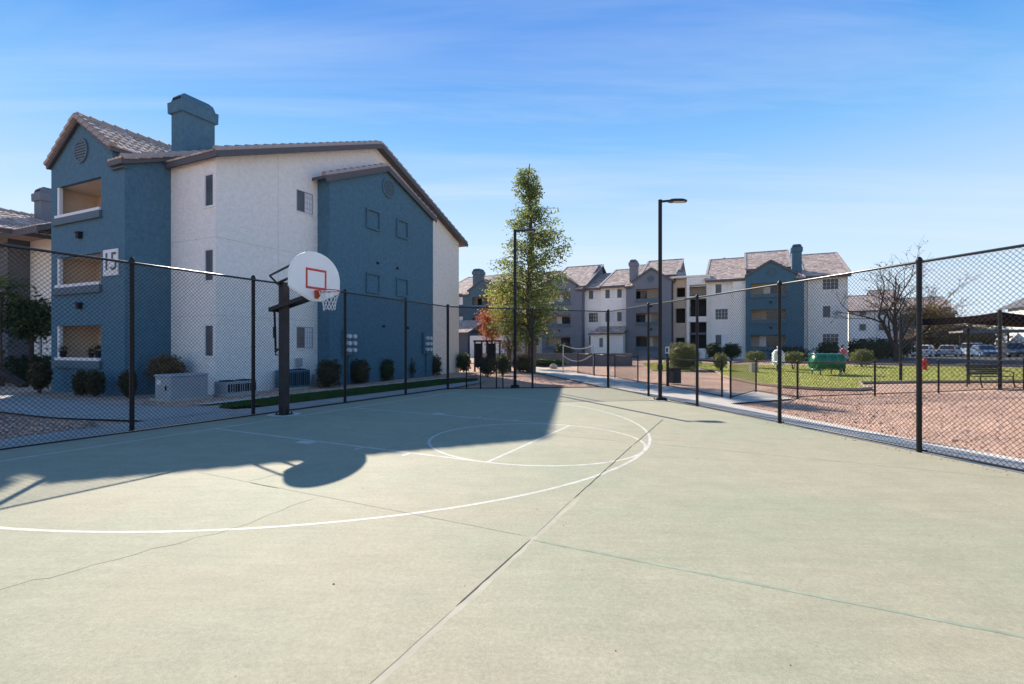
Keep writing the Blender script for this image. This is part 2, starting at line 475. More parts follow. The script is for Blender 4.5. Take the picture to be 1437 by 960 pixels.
def leaf_cloud(mb_name, pts, size, material, parent, seed, aspect=0.55, up=0.0, extra=None):
    """Many small leaf quads; pts is an (N,3) array."""
    rng = np.random.default_rng(seed)
    n = len(pts)
    a = rng.normal(size=(n, 3)); a[:, 2] += up
    a /= np.linalg.norm(a, axis=1, keepdims=True)
    b = rng.normal(size=(n, 3)); b -= a * (a * b).sum(1, keepdims=True)
    b /= np.linalg.norm(b, axis=1, keepdims=True)
    c = np.cross(a, b)
    s = (size * rng.uniform(0.6, 1.3, size=(n, 1))) / 2
    P = np.asarray(pts)
    q = np.empty((n, 4, 3))
    q[:, 0] = P - b * s
    q[:, 1] = P + c * s * aspect + a * s * 0.2
    q[:, 2] = P + b * s
    q[:, 3] = P - c * s * aspect + a * s * 0.2
    verts = q.reshape(-1, 3)
    faces = np.arange(4 * n).reshape(n, 4)
    nv = len(verts)
    ev, ef = ([], [])
    if extra: ev, ef = extra.v, extra.f
    me = bpy.data.meshes.new(mb_name)
    me.vertices.add(nv + len(ev))
    co = np.concatenate([verts.ravel(), np.array(ev, float).ravel()]) if ev else verts.ravel()
    me.vertices.foreach_set('co', co)
    loops = faces.ravel().tolist()
    starts = list(range(0, 4 * n, 4)); totals = [4] * n
    for f in ef:
        starts.append(len(loops)); totals.append(len(f)); loops.extend(i + nv for i in f)
    me.loops.add(len(loops)); me.loops.foreach_set('vertex_index', loops)
    me.polygons.add(len(starts)); me.polygons.foreach_set('loop_start', starts); me.polygons.foreach_set('loop_total', totals)
    me.update(calc_edges=True); me.validate()
    return link(mb_name, me, material, parent)

# ------------------------------------------------------------------ ground sheets
def clip_half(poly, axis, val, keep_less):
    out = []
    for i in range(len(poly)):
        a, b = poly[i], poly[(i + 1) % len(poly)]
        ina = (a[axis] <= val) if keep_less else (a[axis] >= val)
        inb = (b[axis] <= val) if keep_less else (b[axis] >= val)
        if ina: out.append(a)
        if ina != inb:
            t = (val - a[axis]) / (b[axis] - a[axis])
            out.append((a[0] + (b[0] - a[0]) * t, a[1] + (b[1] - a[1]) * t))
    return out
def tri_ear(poly):
    """Ear clipping for a simple polygon."""
    p = list(poly)
    A = sum(p[i][0] * p[(i + 1) % len(p)][1] - p[(i + 1) % len(p)][0] * p[i][1] for i in range(len(p)))
    if A < 0: p.reverse()
    out = []
    def cr(a, b, c): return (b[0] - a[0]) * (c[1] - a[1]) - (b[1] - a[1]) * (c[0] - a[0])
    guard = 0
    while len(p) > 3 and guard < 5000:
        guard += 1
        for i in range(len(p)):
            a, b, c = p[i - 1], p[i], p[(i + 1) % len(p)]
            if cr(a, b, c) <= 1e-12: continue
            if any(q not in (a, b, c) and cr(a, b, q) >= 0 and cr(b, c, q) >= 0 and cr(c, a, q) >= 0 for q in p): continue
            out.append((a, b, c)); p.pop(i); break
        else: break
    if len(p) == 3: out.append(tuple(p))
    return out
def sheet(name, poly, dz, material, parent=None, step=1.0, skirt=0.0):
    """A polygon laid on the ground dz above it, cut on a grid so that it follows the ground."""
    mb = MB()
    for t in tri_ear(poly):
        x0, x1 = min(p[0] for p in t), max(p[0] for p in t)
        for i in range(math.floor(x0 / step), math.ceil(x1 / step)):
            s = clip_half(clip_half(list(t), 0, i * step, False), 0, (i + 1) * step, True)
            if len(s) < 3: continue
            y0, y1 = min(p[1] for p in s), max(p[1] for p in s)
            for j in range(math.floor(y0 / step), math.ceil(y1 / step)):
                q = clip_half(clip_half(s, 1, j * step, False), 1, (j + 1) * step, True)
                if len(q) >= 3:
                    mb.poly([(a, b, gz(a, b) + dz) for a, b in q])
    if skirt:
        P = poly
        for i in range(len(P)):
            a, b = P[i], P[(i + 1) % len(P)]
            n = max(1, int(math.hypot(b[0] - a[0], b[1] - a[1]) / step))
            for k in range(n):
                c = (a[0] + (b[0] - a[0]) * k / n, a[1] + (b[1] - a[1]) * k / n)
                d = (a[0] + (b[0] - a[0]) * (k + 1) / n, a[1] + (b[1] - a[1]) * (k + 1) / n)
                mb.poly([(*c, gz(*c) + dz), (*d, gz(*d) + dz), (*d, gz(*d) + dz - skirt), (*c, gz(*c) + dz - skirt)])
    return mb.build(name, material, parent)
def in_poly(x, y, poly):
    c = False
    for i in range(len(poly)):
        (x1, y1), (x2, y2) = poly[i - 1], poly[i]
        if (y1 > y) != (y2 > y) and x < (x2 - x1) * (y - y1) / (y2 - y1) + x1: c = not c
    return c

# the ground: one sheet to the horizon, 6 cm under the finished surfaces near the court
def build_ground():
    xs = sorted(set([-2500, -1200, -600, -300, -150, -90] + list(range(-60, 91, 2)) + list(range(-14, 26, 1)) + [120, 180, 300, 600, 1200, 2500]))
    ys = sorted(set([-600, -200, -80, -40, -20] + list(range(-10, 101, 2)) + list(range(-6, 40, 1)) + [130, 180, 300, 600, 1200, 2500]))
    mb = MB()
    vs = [(x, y, gz(x, y) - 0.06) for y in ys for x in xs]
    nx = len(xs)
    fs = [(j * nx + i, j * nx + i + 1, (j + 1) * nx + i + 1, (j + 1) * nx + i) for j in range(len(ys) - 1) for i in range(nx - 1)]
    mb.add(vs, fs)
    tag(mb.build("ground", M_GROUND), kind='structure')
build_ground()

FL = -9.95                                             # left fence line (v)
P_NEARL, P_CORN, P_BACK = W(FL, -6.0), W(-9.87, 15.63), (3.85, 19.88)
R_DX = -0.2275                                        # right fence: dX per dY
def right_x(Y): return 3.85 + R_DX * (Y - 19.88)
P_NEARR = (right_x(-5), -5.0)
court_poly = [P_NEARL, (P_NEARR[0], P_NEARR[1]), (P_BACK[0] + .04, P_BACK[1] + .05), (P_CORN[0] - .03, P_CORN[1] + .05), W(FL - .06, -6.0)]
court = tag(sheet("court", court_poly, 0.0, M_COURT, skirt=0.12, step=2.0), kind='structure')

def strip(name, pts, width, dz, material, parent=court, closed=False, wob=0.0, seed=0, taper=False):
    """A flat painted or filled line along (v,u) points, on the slab."""
    rng = random.Random(seed)
    mb = MB(); L, R = [], []
    n = len(pts)
    for i, (v, u) in enumerate(pts):
        a = pts[(i - 1) % n] if closed or i > 0 else pts[0]
        b = pts[(i + 1) % n] if closed or i < n - 1 else pts[-1]
        dv, du = b[0] - a[0], b[1] - a[1]
        k = math.hypot(dv, du) or 1
        nv, nu = -du / k, dv / k
        w1, w2 = width / 2, width / 2
        if wob: w1 *= rng.uniform(1 - wob, 1 + wob); w2 *= rng.uniform(1 - wob, 1 + wob)
        if taper and i in (0, n - 1): w1 *= .2; w2 *= .2
        for S, w, s in ((L, w1, 1), (R, w2, -1)):
            X, Y = W(v + nv * w * s, u + nu * w * s)
            S.append((X, Y, gz(X, Y) + dz))
    m = n if closed else n - 1
    for i in range(m):
        j = (i + 1) % n
        mb.poly([L[i], R[i], R[j], L[j]])
    return mb.build(name, material, parent)
def seg(a, b, n):
    return [(a[0] + (b[0] - a[0]) * i / n, a[1] + (b[1] - a[1]) * i / n) for i in range(n + 1)]
def wander(a, b, n, amp, seed):
    r = random.Random(seed)
    return [(v + r.uniform(-amp, amp), u + r.uniform(-amp, amp)) for v, u in seg(a, b, n)]

BL = -9.03; LW = 0.050
U0, U1, UC = 6.14, 9.80, 7.97
FT = -3.24
strip("court_line", seg((BL, -5), (BL, 15.3), 60), LW, .0004, M_LINE)
strip("court_line", [(BL + LW / 2, U0), (FT - LW / 2, U0)], LW, .0004, M_LINE)
strip("court_line", [(BL + LW / 2, U1), (FT - LW / 2, U1)], LW, .0004, M_LINE)
strip("court_line", [(FT, U0 - LW / 2), (FT, U1 + LW / 2)], LW, .0004, M_LINE)
strip("free_throw_circle", [(FT + 1.83 * math.cos(a), UC + 1.83 * math.sin(a)) for a in np.linspace(0, 2 * math.pi, 72, endpoint=False)], LW, .0007, M_LINE, closed=True)
arc = [(-7.6 + 6.2 * math.sin(a), UC - 6.2 * math.cos(a)) for a in np.linspace(0, math.pi, 90)]
strip("three_point_line", [(BL + LW / 2, UC - 6.2)] + arc + [(BL + LW / 2, UC + 6.2)], LW, .0010, M_LINE)
for uu, s in ((U0, -1), (U1, 1)):
    strip("lane_block", [(BL + 2.35, uu + s * .15), (BL + 2.65, uu + s * .15)], .2, .0007, M_LINE)
    for dv in (3.6, 4.5):
        strip("lane_tick", [(BL + dv, uu + s * .03), (BL + dv, uu + s * .22)], .05, .0007, M_LINE)
# slab joints and old cracks
strip("slab_joint", wander((-1.62, 2.66), (-1.62, 3.86), 14, .002, 1), .013, .0013, M_JOINT, wob=.3, seed=1, taper=True)
strip("slab_joint", wander((-1.62, 3.95), (-1.65, 5.05), 8, .003, 2), .007, .0013, M_JOINT2, wob=.4, seed=2, taper=True)
strip("slab_joint", wander((-1.64, 5.10), (-1.66, 8.3), 26, .005, 3), .014, .0013, M_JOINT, wob=.45, seed=3, taper=True)
strip("slab_joint", wander((-1.65, 8.34), (-1.64, 11.7), 20, .006, 4), .018, .0013, M_JOINT, wob=.5, seed=4, taper=True)
strip("slab_joint", wander((-1.62, -1.5), (-1.62, 2.64), 30, .003, 5), .005, .0013, M_JOINT2, wob=.5, seed=5, taper=True)
strip("joint_skim", wander((-1.59, -1.5), (-1.60, 5.2), 60, .010, 6), .045, .0002, M_PATCH, wob=.35, seed=6)
strip("slab_joint", wander((-6.2, 3.98), (-1.66, 3.91), 26, .005, 7), .007, .0013, M_JOINT2, wob=.5, seed=7, taper=True)
strip("slab_joint", wander((-5.2, 3.95), (-4.7, 3.94), 6, .006, 8), .010, .0013, M_JOINT, wob=.5, seed=8, taper=True)
strip("slab_joint", wander((-1.60, 3.86), (3.3, 3.78), 30, .006, 9), .034, .0013, M_JOINT3, wob=.5, seed=9, taper=True)
strip("crack", wander((-4.5, 1.1), (-4.05, 2.9), 16, .03, 10) + wander((-4.04, 2.95), (-4.1, 3.9), 8, .02, 11), .006, .0013, M_JOINT2, wob=.5, seed=10, taper=True)
strip("slab_joint", wander((-5.27, 3.98), (-4.99, 6.1), 14, .02, 12) + wander((-5.0, 6.2), (-5.5, 12), 30, .02, 13), .014, .0013, M_JOINT2, wob=.4, seed=12, taper=True)
strip("slab_joint", wander((-8.9, 8.55), (-1.8, 8.6), 40, .012, 14), .014, .0013, M_JOINT2, wob=.4, seed=14, taper=True)
strip("slab_joint", wander((-1.5, 8.65), (4.6, 8.5), 40, .012, 15), .018, .0013, M_JOINT3, wob=.4, seed=15, taper=True)
strip("crack", wander((-6.6, 12.6), (-2.2, 16.6), 30, .03, 16), .009, .0013, M_JOINT2, wob=.4, seed=16, taper=True)

# hard and soft surfaces round the court
def vus(*p): return [W(*q) for q in p]
tag(sheet("sidewalk", vus((FL - .12, -6), (FL - .12, 15.9), (FL - .6, 19.5), (-11.3, 21.5), (-11.3, -6)), -.012, M_CONC3), kind='structure')
turf_poly = vus((-11.31, 9.4), (-11.31, 20.5), (-12.0, 21.8), (-13.6, 20.8), (-13.9, 12.0), (-13.2, 9.2), (-12.2, 8.4))
tag(sheet("turf_strip", turf_poly, -.006, M_TURF), kind='structure')
tag(sheet("mowing_path", vus((-13.95, 9.3), (-13.95, 26.0), (-14.6, 26.0), (-14.6, 9.3)), -.012, M_CONC2), kind='structure')
tag(sheet("entrance_path", vus((-11.35, 6.2), (-11.35, 8.3), (-13.0, 8.5), (-30, 8.3), (-30, 6.2)), -.012, M_CONC3), kind='structure')
tag(sheet("gravel_bed", vus((-11.4, 2.4), (-11.4, 5.4), (-13.2, 6.1), (-30, 6.1), (-30, 2.4)), -.03, M_SOIL), kind='structure')
right_walk = [(right_x(-5) + .06, -5.0), (right_x(6.0) + 1.25, -5.0), (8.30, 6.0), (7.50, 9.0), (6.85, 12.6), (6.55, 14.9), (9.35, 16.45), (9.3, 18.7), (7.8, 19.3), (6.6, 21.3), (5.8, 24.8), (4.9, 28.0), (3.7, 31.9), (1.6, 38.4),
              (.2, 38.4), (1.2, 32.0), (2.9, 24.9), (3.6, 21.2), (right_x(19.6) + .06, 19.6)]
tag(sheet("path", right_walk, -.012, M_CONC2), kind='structure')
lawn_poly = [(12.8, 31.1), (11.7, 27.6), (11.45, 25.0), (11.2, 22.5), (11.5, 21.0), (12.4, 19.9), (13.6, 19.6), (14.6, 20.2), (15.2, 21.6), (16.2, 23.1), (19.5, 23.4), (24.2, 23.3), (32, 24.5), (34, 31), (31, 34), (22, 37), (16.6, 38.5), (13.5, 36)]
tag(sheet("lawn", lawn_poly, -.004, M_LAWN), kind='structure')
far_lawn = [(9.5, 33.5), (11.5, 32.0), (13.4, 36.2), (16.5, 39.0), (16, 42.5), (11, 42)]
tag(sheet("far_lawn", far_lawn, -.010, M_LAWN), kind='structure')
tag(sheet("parking_lot", [(24, 41), (29, 36.5), (36, 33.5), (60, 26), (110, 40), (110, 120), (52, 120), (40, 70), (27, 47)], -.02, M_ASPH, step=4), kind='structure')

def edging(name, pts, w=.12, h=.10):
    mb = MB()
    for a, b in zip(pts[:-1], pts[1:]):
        p, q = on_ground(*a, h / 2 - .03), on_ground(*b, h / 2 - .03)
        mb.bar(p, q, w, h)
    return tag(mb.build(name, M_CURB), kind='structure')
edging("lawn_edging", [(12.8, 31.1), (11.7, 27.6), (11.45, 25.0), (11.2, 22.5), (11.5, 21.0), (12.4, 19.9), (13.6, 19.6), (14.6, 20.2), (15.2, 21.6), (16.2, 23.1), (19.5, 23.4), (24.2, 23.3), (32, 24.5)])

def blades(name, poly, n, hgt, material, seed, dz=-.01, tuft=1):
    rng = np.random.default_rng(seed)
    xs = [p[0] for p in poly]; ys = [p[1] for p in poly]
    P = []
    while len(P) < n:
        x, y = rng.uniform(min(xs), max(xs)), rng.uniform(min(ys), max(ys))
        if in_poly(x, y, poly): P.append((x, y, gz(x, y) + dz))
    P = np.array(P)
    a = rng.uniform(0, 2 * math.pi, n); h = hgt * rng.uniform(.5, 1.3, n); w = .012 + hgt * .16 * rng.uniform(.6, 1.4, n)
    lean = rng.normal(0, .35, (n, 2)) * h[:, None]
    V = np.empty((n, 3, 3))
    V[:, 0] = P; V[:, 1] = P; V[:, 2] = P
    V[:, 0, 0] -= np.cos(a) * w; V[:, 0, 1] -= np.sin(a) * w
    V[:, 1, 0] += np.cos(a) * w; V[:, 1, 1] += np.sin(a) * w
    V[:, 2, :2] += lean; V[:, 2, 2] += h
    me = bpy.data.meshes.new(name)
    me.from_pydata(V.reshape(-1, 3).tolist(), [], np.arange(3 * n).reshape(n, 3).tolist())
    return tag(link(name, me, material), kind='stuff')
blades("grass", turf_poly, 16000, .06, M_BLADE2, 3)
blades("grass", lawn_poly, 26000, .06, M_BLADE, 4)
blades("grass", far_lawn, 4000, .08, M_BLADE, 5)

def pebbles(name, poly, n, size, seed, dz=-.055):
    rng = random.Random(seed)
    xs = [p[0] for p in poly]; ys = [p[1] for p in poly]
    mb = MB(); k = 0
    while k < n:
        x, y = rng.uniform(min(xs), max(xs)), rng.uniform(min(ys), max(ys))
        if not in_poly(x, y, poly): continue
        k += 1
        s = size * rng.uniform(.5, 1.4); z = gz(x, y) + dz
        a = rng.uniform(0, 6.28); e = rng.uniform(.6, 1.0)
        ca, sa = math.cos(a) * s, math.sin(a) * s
        mb.add([(x + ca, y + sa, z), (x - sa * e, y + ca * e, z), (x - ca, y - sa, z), (x + sa * e, y - ca * e, z), (x + rng.uniform(-.3, .3) * s, y + rng.uniform(-.3, .3) * s, z + s * rng.uniform(.5, 1.0))],
               [(0, 1, 4), (1, 2, 4), (2, 3, 4), (3, 0, 4)])
    return tag(mb.build(name, M_PEBBLE), kind='stuff')
pebbles("gravel", [(8.5, 5.5), (16, 8), (18, 18.5), (13.5, 19.4), (12.2, 19.8), (11.3, 21), (9.5, 19.5), (9.5, 16.3), (6.7, 14.8), (7.0, 12.5), (7.7, 9.0)], 16000, .019, 8)
pebbles("gravel", vus((-14.7, 9), (-14.7, 27), (-16.3, 27), (-16.3, 16), (-17.1, 16), (-17.1, 9)), 5000, .024, 9)
pebbles("gravel", vus((-11.5, 2.5), (-11.5, 5.3), (-13.2, 6.0), (-19, 6.0), (-19, 2.5)), 5000, .024, 10, dz=-.03)
pebbles("gravel", [(-1.6, 19.5), (3.0, 20.3), (2.6, 24.8), (1.0, 31), (-3, 27)], 4000, .024, 11)

pebbles("gravel", vus((-1.9, 1.6), (3.2, 2.2), (4.2, 9), (-1.0, 12), (-6, 8), (-5, 2.5)), 34, .0075, 12, dz=.001)
pebbles("gravel", [(right_x(6) - .35, 6), (right_x(6), 6), (right_x(16) , 16), (right_x(16) - .25, 16)], 260, .012, 13, dz=.001)
pebbles("gravel", [(8.5, 5.5), (16, 8), (18, 18.5), (13.5, 19.4), (9.5, 16.3), (6.9, 14.8), (7.2, 12.5), (7.9, 9.0)], 500, .045, 14)
blades("weeds", [(8.7, 6), (18, 9), (18, 18), (13, 19), (9.8, 16), (7.6, 12)], 140, .06, M_BLADE, 15, dz=-.06)

# ------------------------------------------------------------------ chain-link fences
def fence_line(name, label, pts, height, posts, r_post=.039, mesh=.0735, wire=.0029, group=None, bottom_gap=.03, term=(), two_rails=True, rail_r=.0215):
    """pts: polyline (X,Y); posts: (X,Y) list."""
    base = pts[0]
    root = thing(name, label, 'fence', on_ground(*base), group=group)
    off = tuple(on_ground(*base))
    for i, (X, Y) in enumerate(posts):
        mb = MB(); z = gz(X, Y); r = r_post * (1.3 if i in term else 1)
        mb.tube([(X, Y, z - .05), (X, Y, z + height + .01)], r, 12)
        mb.lathe([(r * 1.25, 0), (r * 1.25, .03), (r * .95, .06), (r * .35, .085)], 12, (X, Y, z + height + .01))
        for k in range(1, 4 if height > 2 else 2):
            mb.lathe([(r * 1.18, 0), (r * 1.18, .025)], 12, (X, Y, z + height * k / (4 if height > 2 else 2)))
        mb.build("post", M_BLACK, root, off, smooth=False)
    def line3(h):
        return [(x, y, gz(x, y) + h) for x, y in pts]
    for a, b in zip(line3(height)[:-1], line3(height)[1:]):
        MB().tube([a, b], rail_r, 8).build("top_rail", M_RAIL, root, off, smooth=True)
    if two_rails:
        for a, b in zip(line3(bottom_gap)[:-1], line3(bottom_gap)[1:]):
            MB().tube([a, b], rail_r * .8, 6).build("bottom_rail", M_BLACK, root, off, smooth=True)
    mb = MB()
    for (x0, y0), (x1, y1) in zip(pts[:-1], pts[1:]):
        L = math.hypot(x1 - x0, y1 - y0)
        dx, dy = (x1 - x0) / L, (y1 - y0) / L
        nx, ny = -dy, dx
        lo, hi = bottom_gap, height
        H = hi - lo
        for fam in (1, -1):
            k0 = math.floor(-H / mesh) - 1 if fam == 1 else 0
            k1 = math.ceil(L / mesh) + 1 if fam == 1 else math.ceil((L + H) / mesh) + 1
            for k in range(k0, k1):
                s0 = k * mesh
                # z = lo + fam*(s - s0)
                if fam == 1: sa, sb = max(0, s0), min(L, s0 + H)
                else: sa, sb = max(0, s0 - H), min(L, s0)
                if sb - sa < .01: continue
                P = []
                for s in (sa, sb):
                    X, Y = x0 + dx * s, y0 + dy * s
                    P.append((X + nx * fam * .002, Y + ny * fam * .002, gz(X, Y) + lo + fam * (s - s0)))
                mb.tube(P, wire, 4, caps=False)
    tag(mb.build("chain_link", M_WIRE, root, off), kind='stuff')
    return root
lp = [(FL, u) for u in (-4.9, -2.4, .1, 2.65, 5.21, 7.65, 10.48, 13.2)]
fence_line("chain_link_fence", "tall black chain-link fence behind the basketball hoop, along the blue building", [W(FL, -5), P_CORN], 3.05,
           [W(*q) for q in lp] + [P_CORN], term=(8,), group="tall fences round the court")
fence_line("chain_link_fence", "tall black chain-link fence across the far end of the court", [(P_CORN[0] + .06, P_CORN[1] + .02), (P_BACK[0] - .03, P_BACK[1])], 3.05,
           [(.79, 19.13)], group="tall fences round the court")
fence_line("chain_link_fence", "tall black chain-link fence between court and dog park gravel", [P_BACK, P_NEARR], 3.05,
           [P_BACK] + [(right_x(y), y) for y in (16.66, 13.94, 10.92, 7.99, 5.0, 2.0, -1.0, -4.0)], term=(0,), group="tall fences round the court")
fence_line("low_fence", "low black chain-link fence along the winding path by the volleyball net", [(4.05, 30.5), (4.65, 28.04), (5.60, 27.0), (5.95, 23.46), (6.64, 21.08), (7.07, 16.71)], 1.17,
           [(4.05, 30.5), (4.65, 28.04), (5.60, 27.0), (5.95, 23.46), (6.64, 21.08), (7.07, 16.71)], r_post=.03, group="low fences of the dog park", mesh=.09)
fence_line("low_fence", "low black chain-link fence in front of the lawn with the green barrel", [(7.2, 16.35), (9.31, 18.94), (9.55, 16.6), (12.84, 17.56), (15.78, 18.36), (20.72, 20.09), (27, 22.3)], 1.15,
           [(7.2, 16.35), (9.31, 18.94), (9.55, 16.6), (12.84, 17.56), (15.78, 18.36), (20.72, 20.09), (24, 21.2)], r_post=.032, group="low fences of the dog park", mesh=.08)
fence_line("low_fence", "low black fence of short posts just outside the far end of the court", [(-1.72, 18.75), (-.35, 19.15)], .95,
           [(-1.72, 18.75), (-1.20, 18.9), (-.60, 19.08), (-.35, 19.15)], r_post=.024, group="low fences of the dog park", two_rails=False, rail_r=.015, mesh=.12)

# ------------------------------------------------------------------ lamp posts
def lamp_post(X, Y, label):
    z = gz(X, Y)
    root = thing("lamp_post", label, 'lamp post', (X, Y, z), group="black court lamp posts")
    MB().prism([(.06 * math.cos(a), .06 * math.sin(a), .02) for a in np.linspace(.4, .4 + 2 * math.pi, 12, endpoint=False)], (0, 0, 6.2)).build("pole", M_BLACK, root)
    MB().cham(-.17, .17, -.17, .17, -.03, .09, .03).build("base_cover", M_BLACK, root)
    MB().lathe([(.085, 0), (.085, .14)], 12, (0, 0, .95)).build("collar", M_BLACK, root)
    MB().bar((.05, 0, 6.17), (.30, 0, 6.19), .06, .06).build("arm", M_BLACK, root)
    hd = MB()
    P = [(.26, -.07), (.36, -.13), (.72, -.14), (.82, -.06), (.82, .06), (.72, .14), (.36, .13), (.26, .07)]
    hd.prism([(x, y, 6.155) for x, y in P], (0, 0, .05))
    hd.add([(x, y, 6.205) for x, y in P] + [(.54 + (x - .54) * .7, y * .5, 6.245) for x, y in P], [(i, (i + 1) % 8, 8 + (i + 1) % 8, 8 + i) for i in range(8)] + [tuple(range(8, 16))])
    head = hd.build("lamp_head", M_BLACK, root)
    MB().box(.40, .74, -.10, .10, 6.145, 6.153).build("lens", M_LED, head)
    return root
lamp_post(.12, 19.62, "black lamp post at the far fence, in front of the tall tree")
lamp_post(4.60, 15.41, "black lamp post inside the right-hand fence, on a pale footing")
lamp_post(-2.1, 41.0, "distant black lamp post rising behind the orange tree")
sheet("footing", [(4.60 + .33 * math.cos(a), 15.41 + .33 * math.sin(a)) for a in np.linspace(0, 2 * math.pi, 14, endpoint=False)], .014, M_CONC2, court)

# ------------------------------------------------------------------ basketball hoop
def hoop():
    X0, Y0 = -5.17, 11.26
    z0 = gz(X0, Y0)
    root = thing("basketball_hoop", "basketball hoop with white fan backboard on a dark square pole", 'basketball hoop', (X0, Y0, z0), -TH)
    # local x = into the court, local y = along the baseline
    MB().cham(-.085, .085, -.085, .085, 0, 3.0, .012).build("pole", M_BROWNP, root)
    b = MB(); b.box(-.15, .15, -.15, .15, 0, .02)
    for sx, sy in ((1, 1), (1, -1), (-1, 1), (-1, -1)):
        b.lathe([(.018, 0), (.018, .05)], 6, (.11 * sx, .11 * sy, .02))
    for a in range(4):
        ca, sa = math.cos(a * math.pi / 2), math.sin(a * math.pi / 2)
        b.prism([(.085 * ca, .085 * sa, .02), (.14 * ca, .14 * sa, .02), (.085 * ca, .085 * sa, .22)], (-.012 * sa, .012 * ca, 0))
    b.build("base_plate", M_BROWNP, root)
    a = MB()
    for s in (-.115, .115):
        a.bar((-.34, s, 2.39), (.90, s, 2.66), .04, .09)
    a.bar((-.34, -.12, 2.39), (-.34, .12, 2.39), .05, .09)
    arm = a.build("extension_arm", M_BLACK, root)
    a = MB()
    for s in (-.115, .115):
        a.bar((-.06, s, 2.98), (.86, s, 3.24), .03, .05)
    a.bar((-.02, -.13, 2.97), (-.02, .13, 2.97), .03, .05)
    a.bar((-.06, -.33, 3.12), (.88, -.42, 3.35), .03, .035)
    a.bar((-.06, -.33, 3.12), (.0, -.10, 2.90), .03, .035)
    a.build("upper_brace", M_BLACK, root)
    c = MB()
    c.tube([(-.31, 0, 2.37), (-.27, 0, 1.42)], .025, 8)
    c.tube([(-.31, 0, 2.0), (-.30, 0, 1.75)], .038, 8)
    c.tube([(-.27, 0, 1.44), (-.27, .0, 1.36), (-.20, .0, 1.36)], .016, 6)
    c.bar((-.28, 0, 1.46), (-.09, 0, 1.50), .05, .05)
    c.build("height_crank", M_BLACK, root)
    vb, rimz = .94, 2.755
    # fan-shaped board: y half width .685
    prof = [(-.15, 2.575), (.15, 2.575), (.685, 2.80), (.685, 3.05)]
    for t in np.linspace(0, math.pi, 25)[1:-1]:
        prof.append((.685 * math.cos(t), 3.05 + .535 * math.sin(t)))
    prof.append((-.685, 3.05)); prof.append((-.685, 2.80))
    bd = MB()
    bd.prism([(vb, y, z) for y, z in prof], (.045, 0, 0))
    board = bd.build("backboard", M_BOARD, root)
    rim_edge = MB()
    n = len(prof)
    for i in range(n):
        (ya, za), (yb, zb) = prof[i], prof[(i + 1) % n]
        rim_edge.bar((vb + .018, ya, za), (vb + .018, yb, zb), .062, .02, up=(1, 0, 0))
    rim_edge.build("board_edge", M_BOARD, board)
    rb = MB()
    for s in (-.25, .25):
        rb.bar((vb - .02, s, 2.66), (vb - .02, s, 3.3), .05, .04, up=(1, 0, 0))
    rb.bar((vb - .02, -.42, 2.80), (vb - .02, .42, 2.80), .05, .04)
    rb.bar((vb - .02, -.42, 3.20), (vb - .02, .42, 3.20), .05, .04)
    rb.build("board_frame", M_BLACK, root)
    sq = MB(); x = vb + .0455
    def rect(y0, y1, z0, z1): sq.box(x, x + .003, y0, y1, z0, z1)
    y0, y1, zl, zh, t = -.29, .29, 2.80, 3.245, .05
    rect(y0, y1, zl, zl + t); rect(y0, y1, zh - t, zh); rect(y0, y0 + t, zl + t, zh - t); rect(y1 - t, y1, zl + t, zh - t)
    sq.build("target_square", M_RED, board)
    br = MB()
    br.box(vb + .046, vb + .062, -.05, .05, rimz - .16, rimz + .03)
    br.prism([(vb + .062, -.06, rimz - .13), (vb + .19, -.06, rimz - .01), (vb + .19, -.06, rimz + .012), (vb + .062, -.06, rimz + .012)], (0, .12, 0))
    br.build("rim_bracket", M_ORANGE, root)
    cx_ = vb + .045 + .15 + .2286
    rm = MB()
    pts = [(cx_ + .2286 * math.cos(a), .2286 * math.sin(a), rimz) for a in np.linspace(0, 2 * math.pi, 33)]
    rm.tube(pts, .011, 8, caps=False)
    for s in (-1, 1):
        rm.tube([(vb + .06, s * .07, rimz - .02), (cx_ - .13, s * .19, rimz - .012)], .009, 6)
    rim = rm.build("rim", M_RED, root, smooth=True)
    nt = MB(); N = 12
    rr = [(.22, 0), (.185, -.10), (.155, -.19), (.135, -.28), (.125, -.36), (.122, -.42)]
    rng = random.Random(5)
    def np_(k, lev):
        r, z = rr[lev]
        aa = 2 * math.pi * (k + (.5 if lev % 2 else 0)) / N
        return (cx_ + r * math.cos(aa), r * math.sin(aa), rimz + z + (rng.uniform(-.02, .02) if lev == 5 else 0))
    grid = [[np_(k, l_) for k in range(N)] for l_ in range(6)]
    for l_ in range(5):
        for k in range(N):
            p = grid[l_][k]
            sh = 0 if l_ % 2 == 0 else 1
            for kk in ((k + sh - 1 + 0) % N if sh == 0 else k, k if sh == 0 else (k + 1) % N):
                nt.tube([p, grid[l_ + 1][kk]], .0055, 4, caps=False)
    nt.build("net", M_NET, rim)
    for i in range(len(prof)): pass
    return root
hoop()
sheet("footing", [(-5.17 + .36 * math.cos(a), 11.26 + .36 * math.sin(a)) for a in np.linspace(0, 2 * math.pi, 16, endpoint=False)], .010, M_CONC2, court)

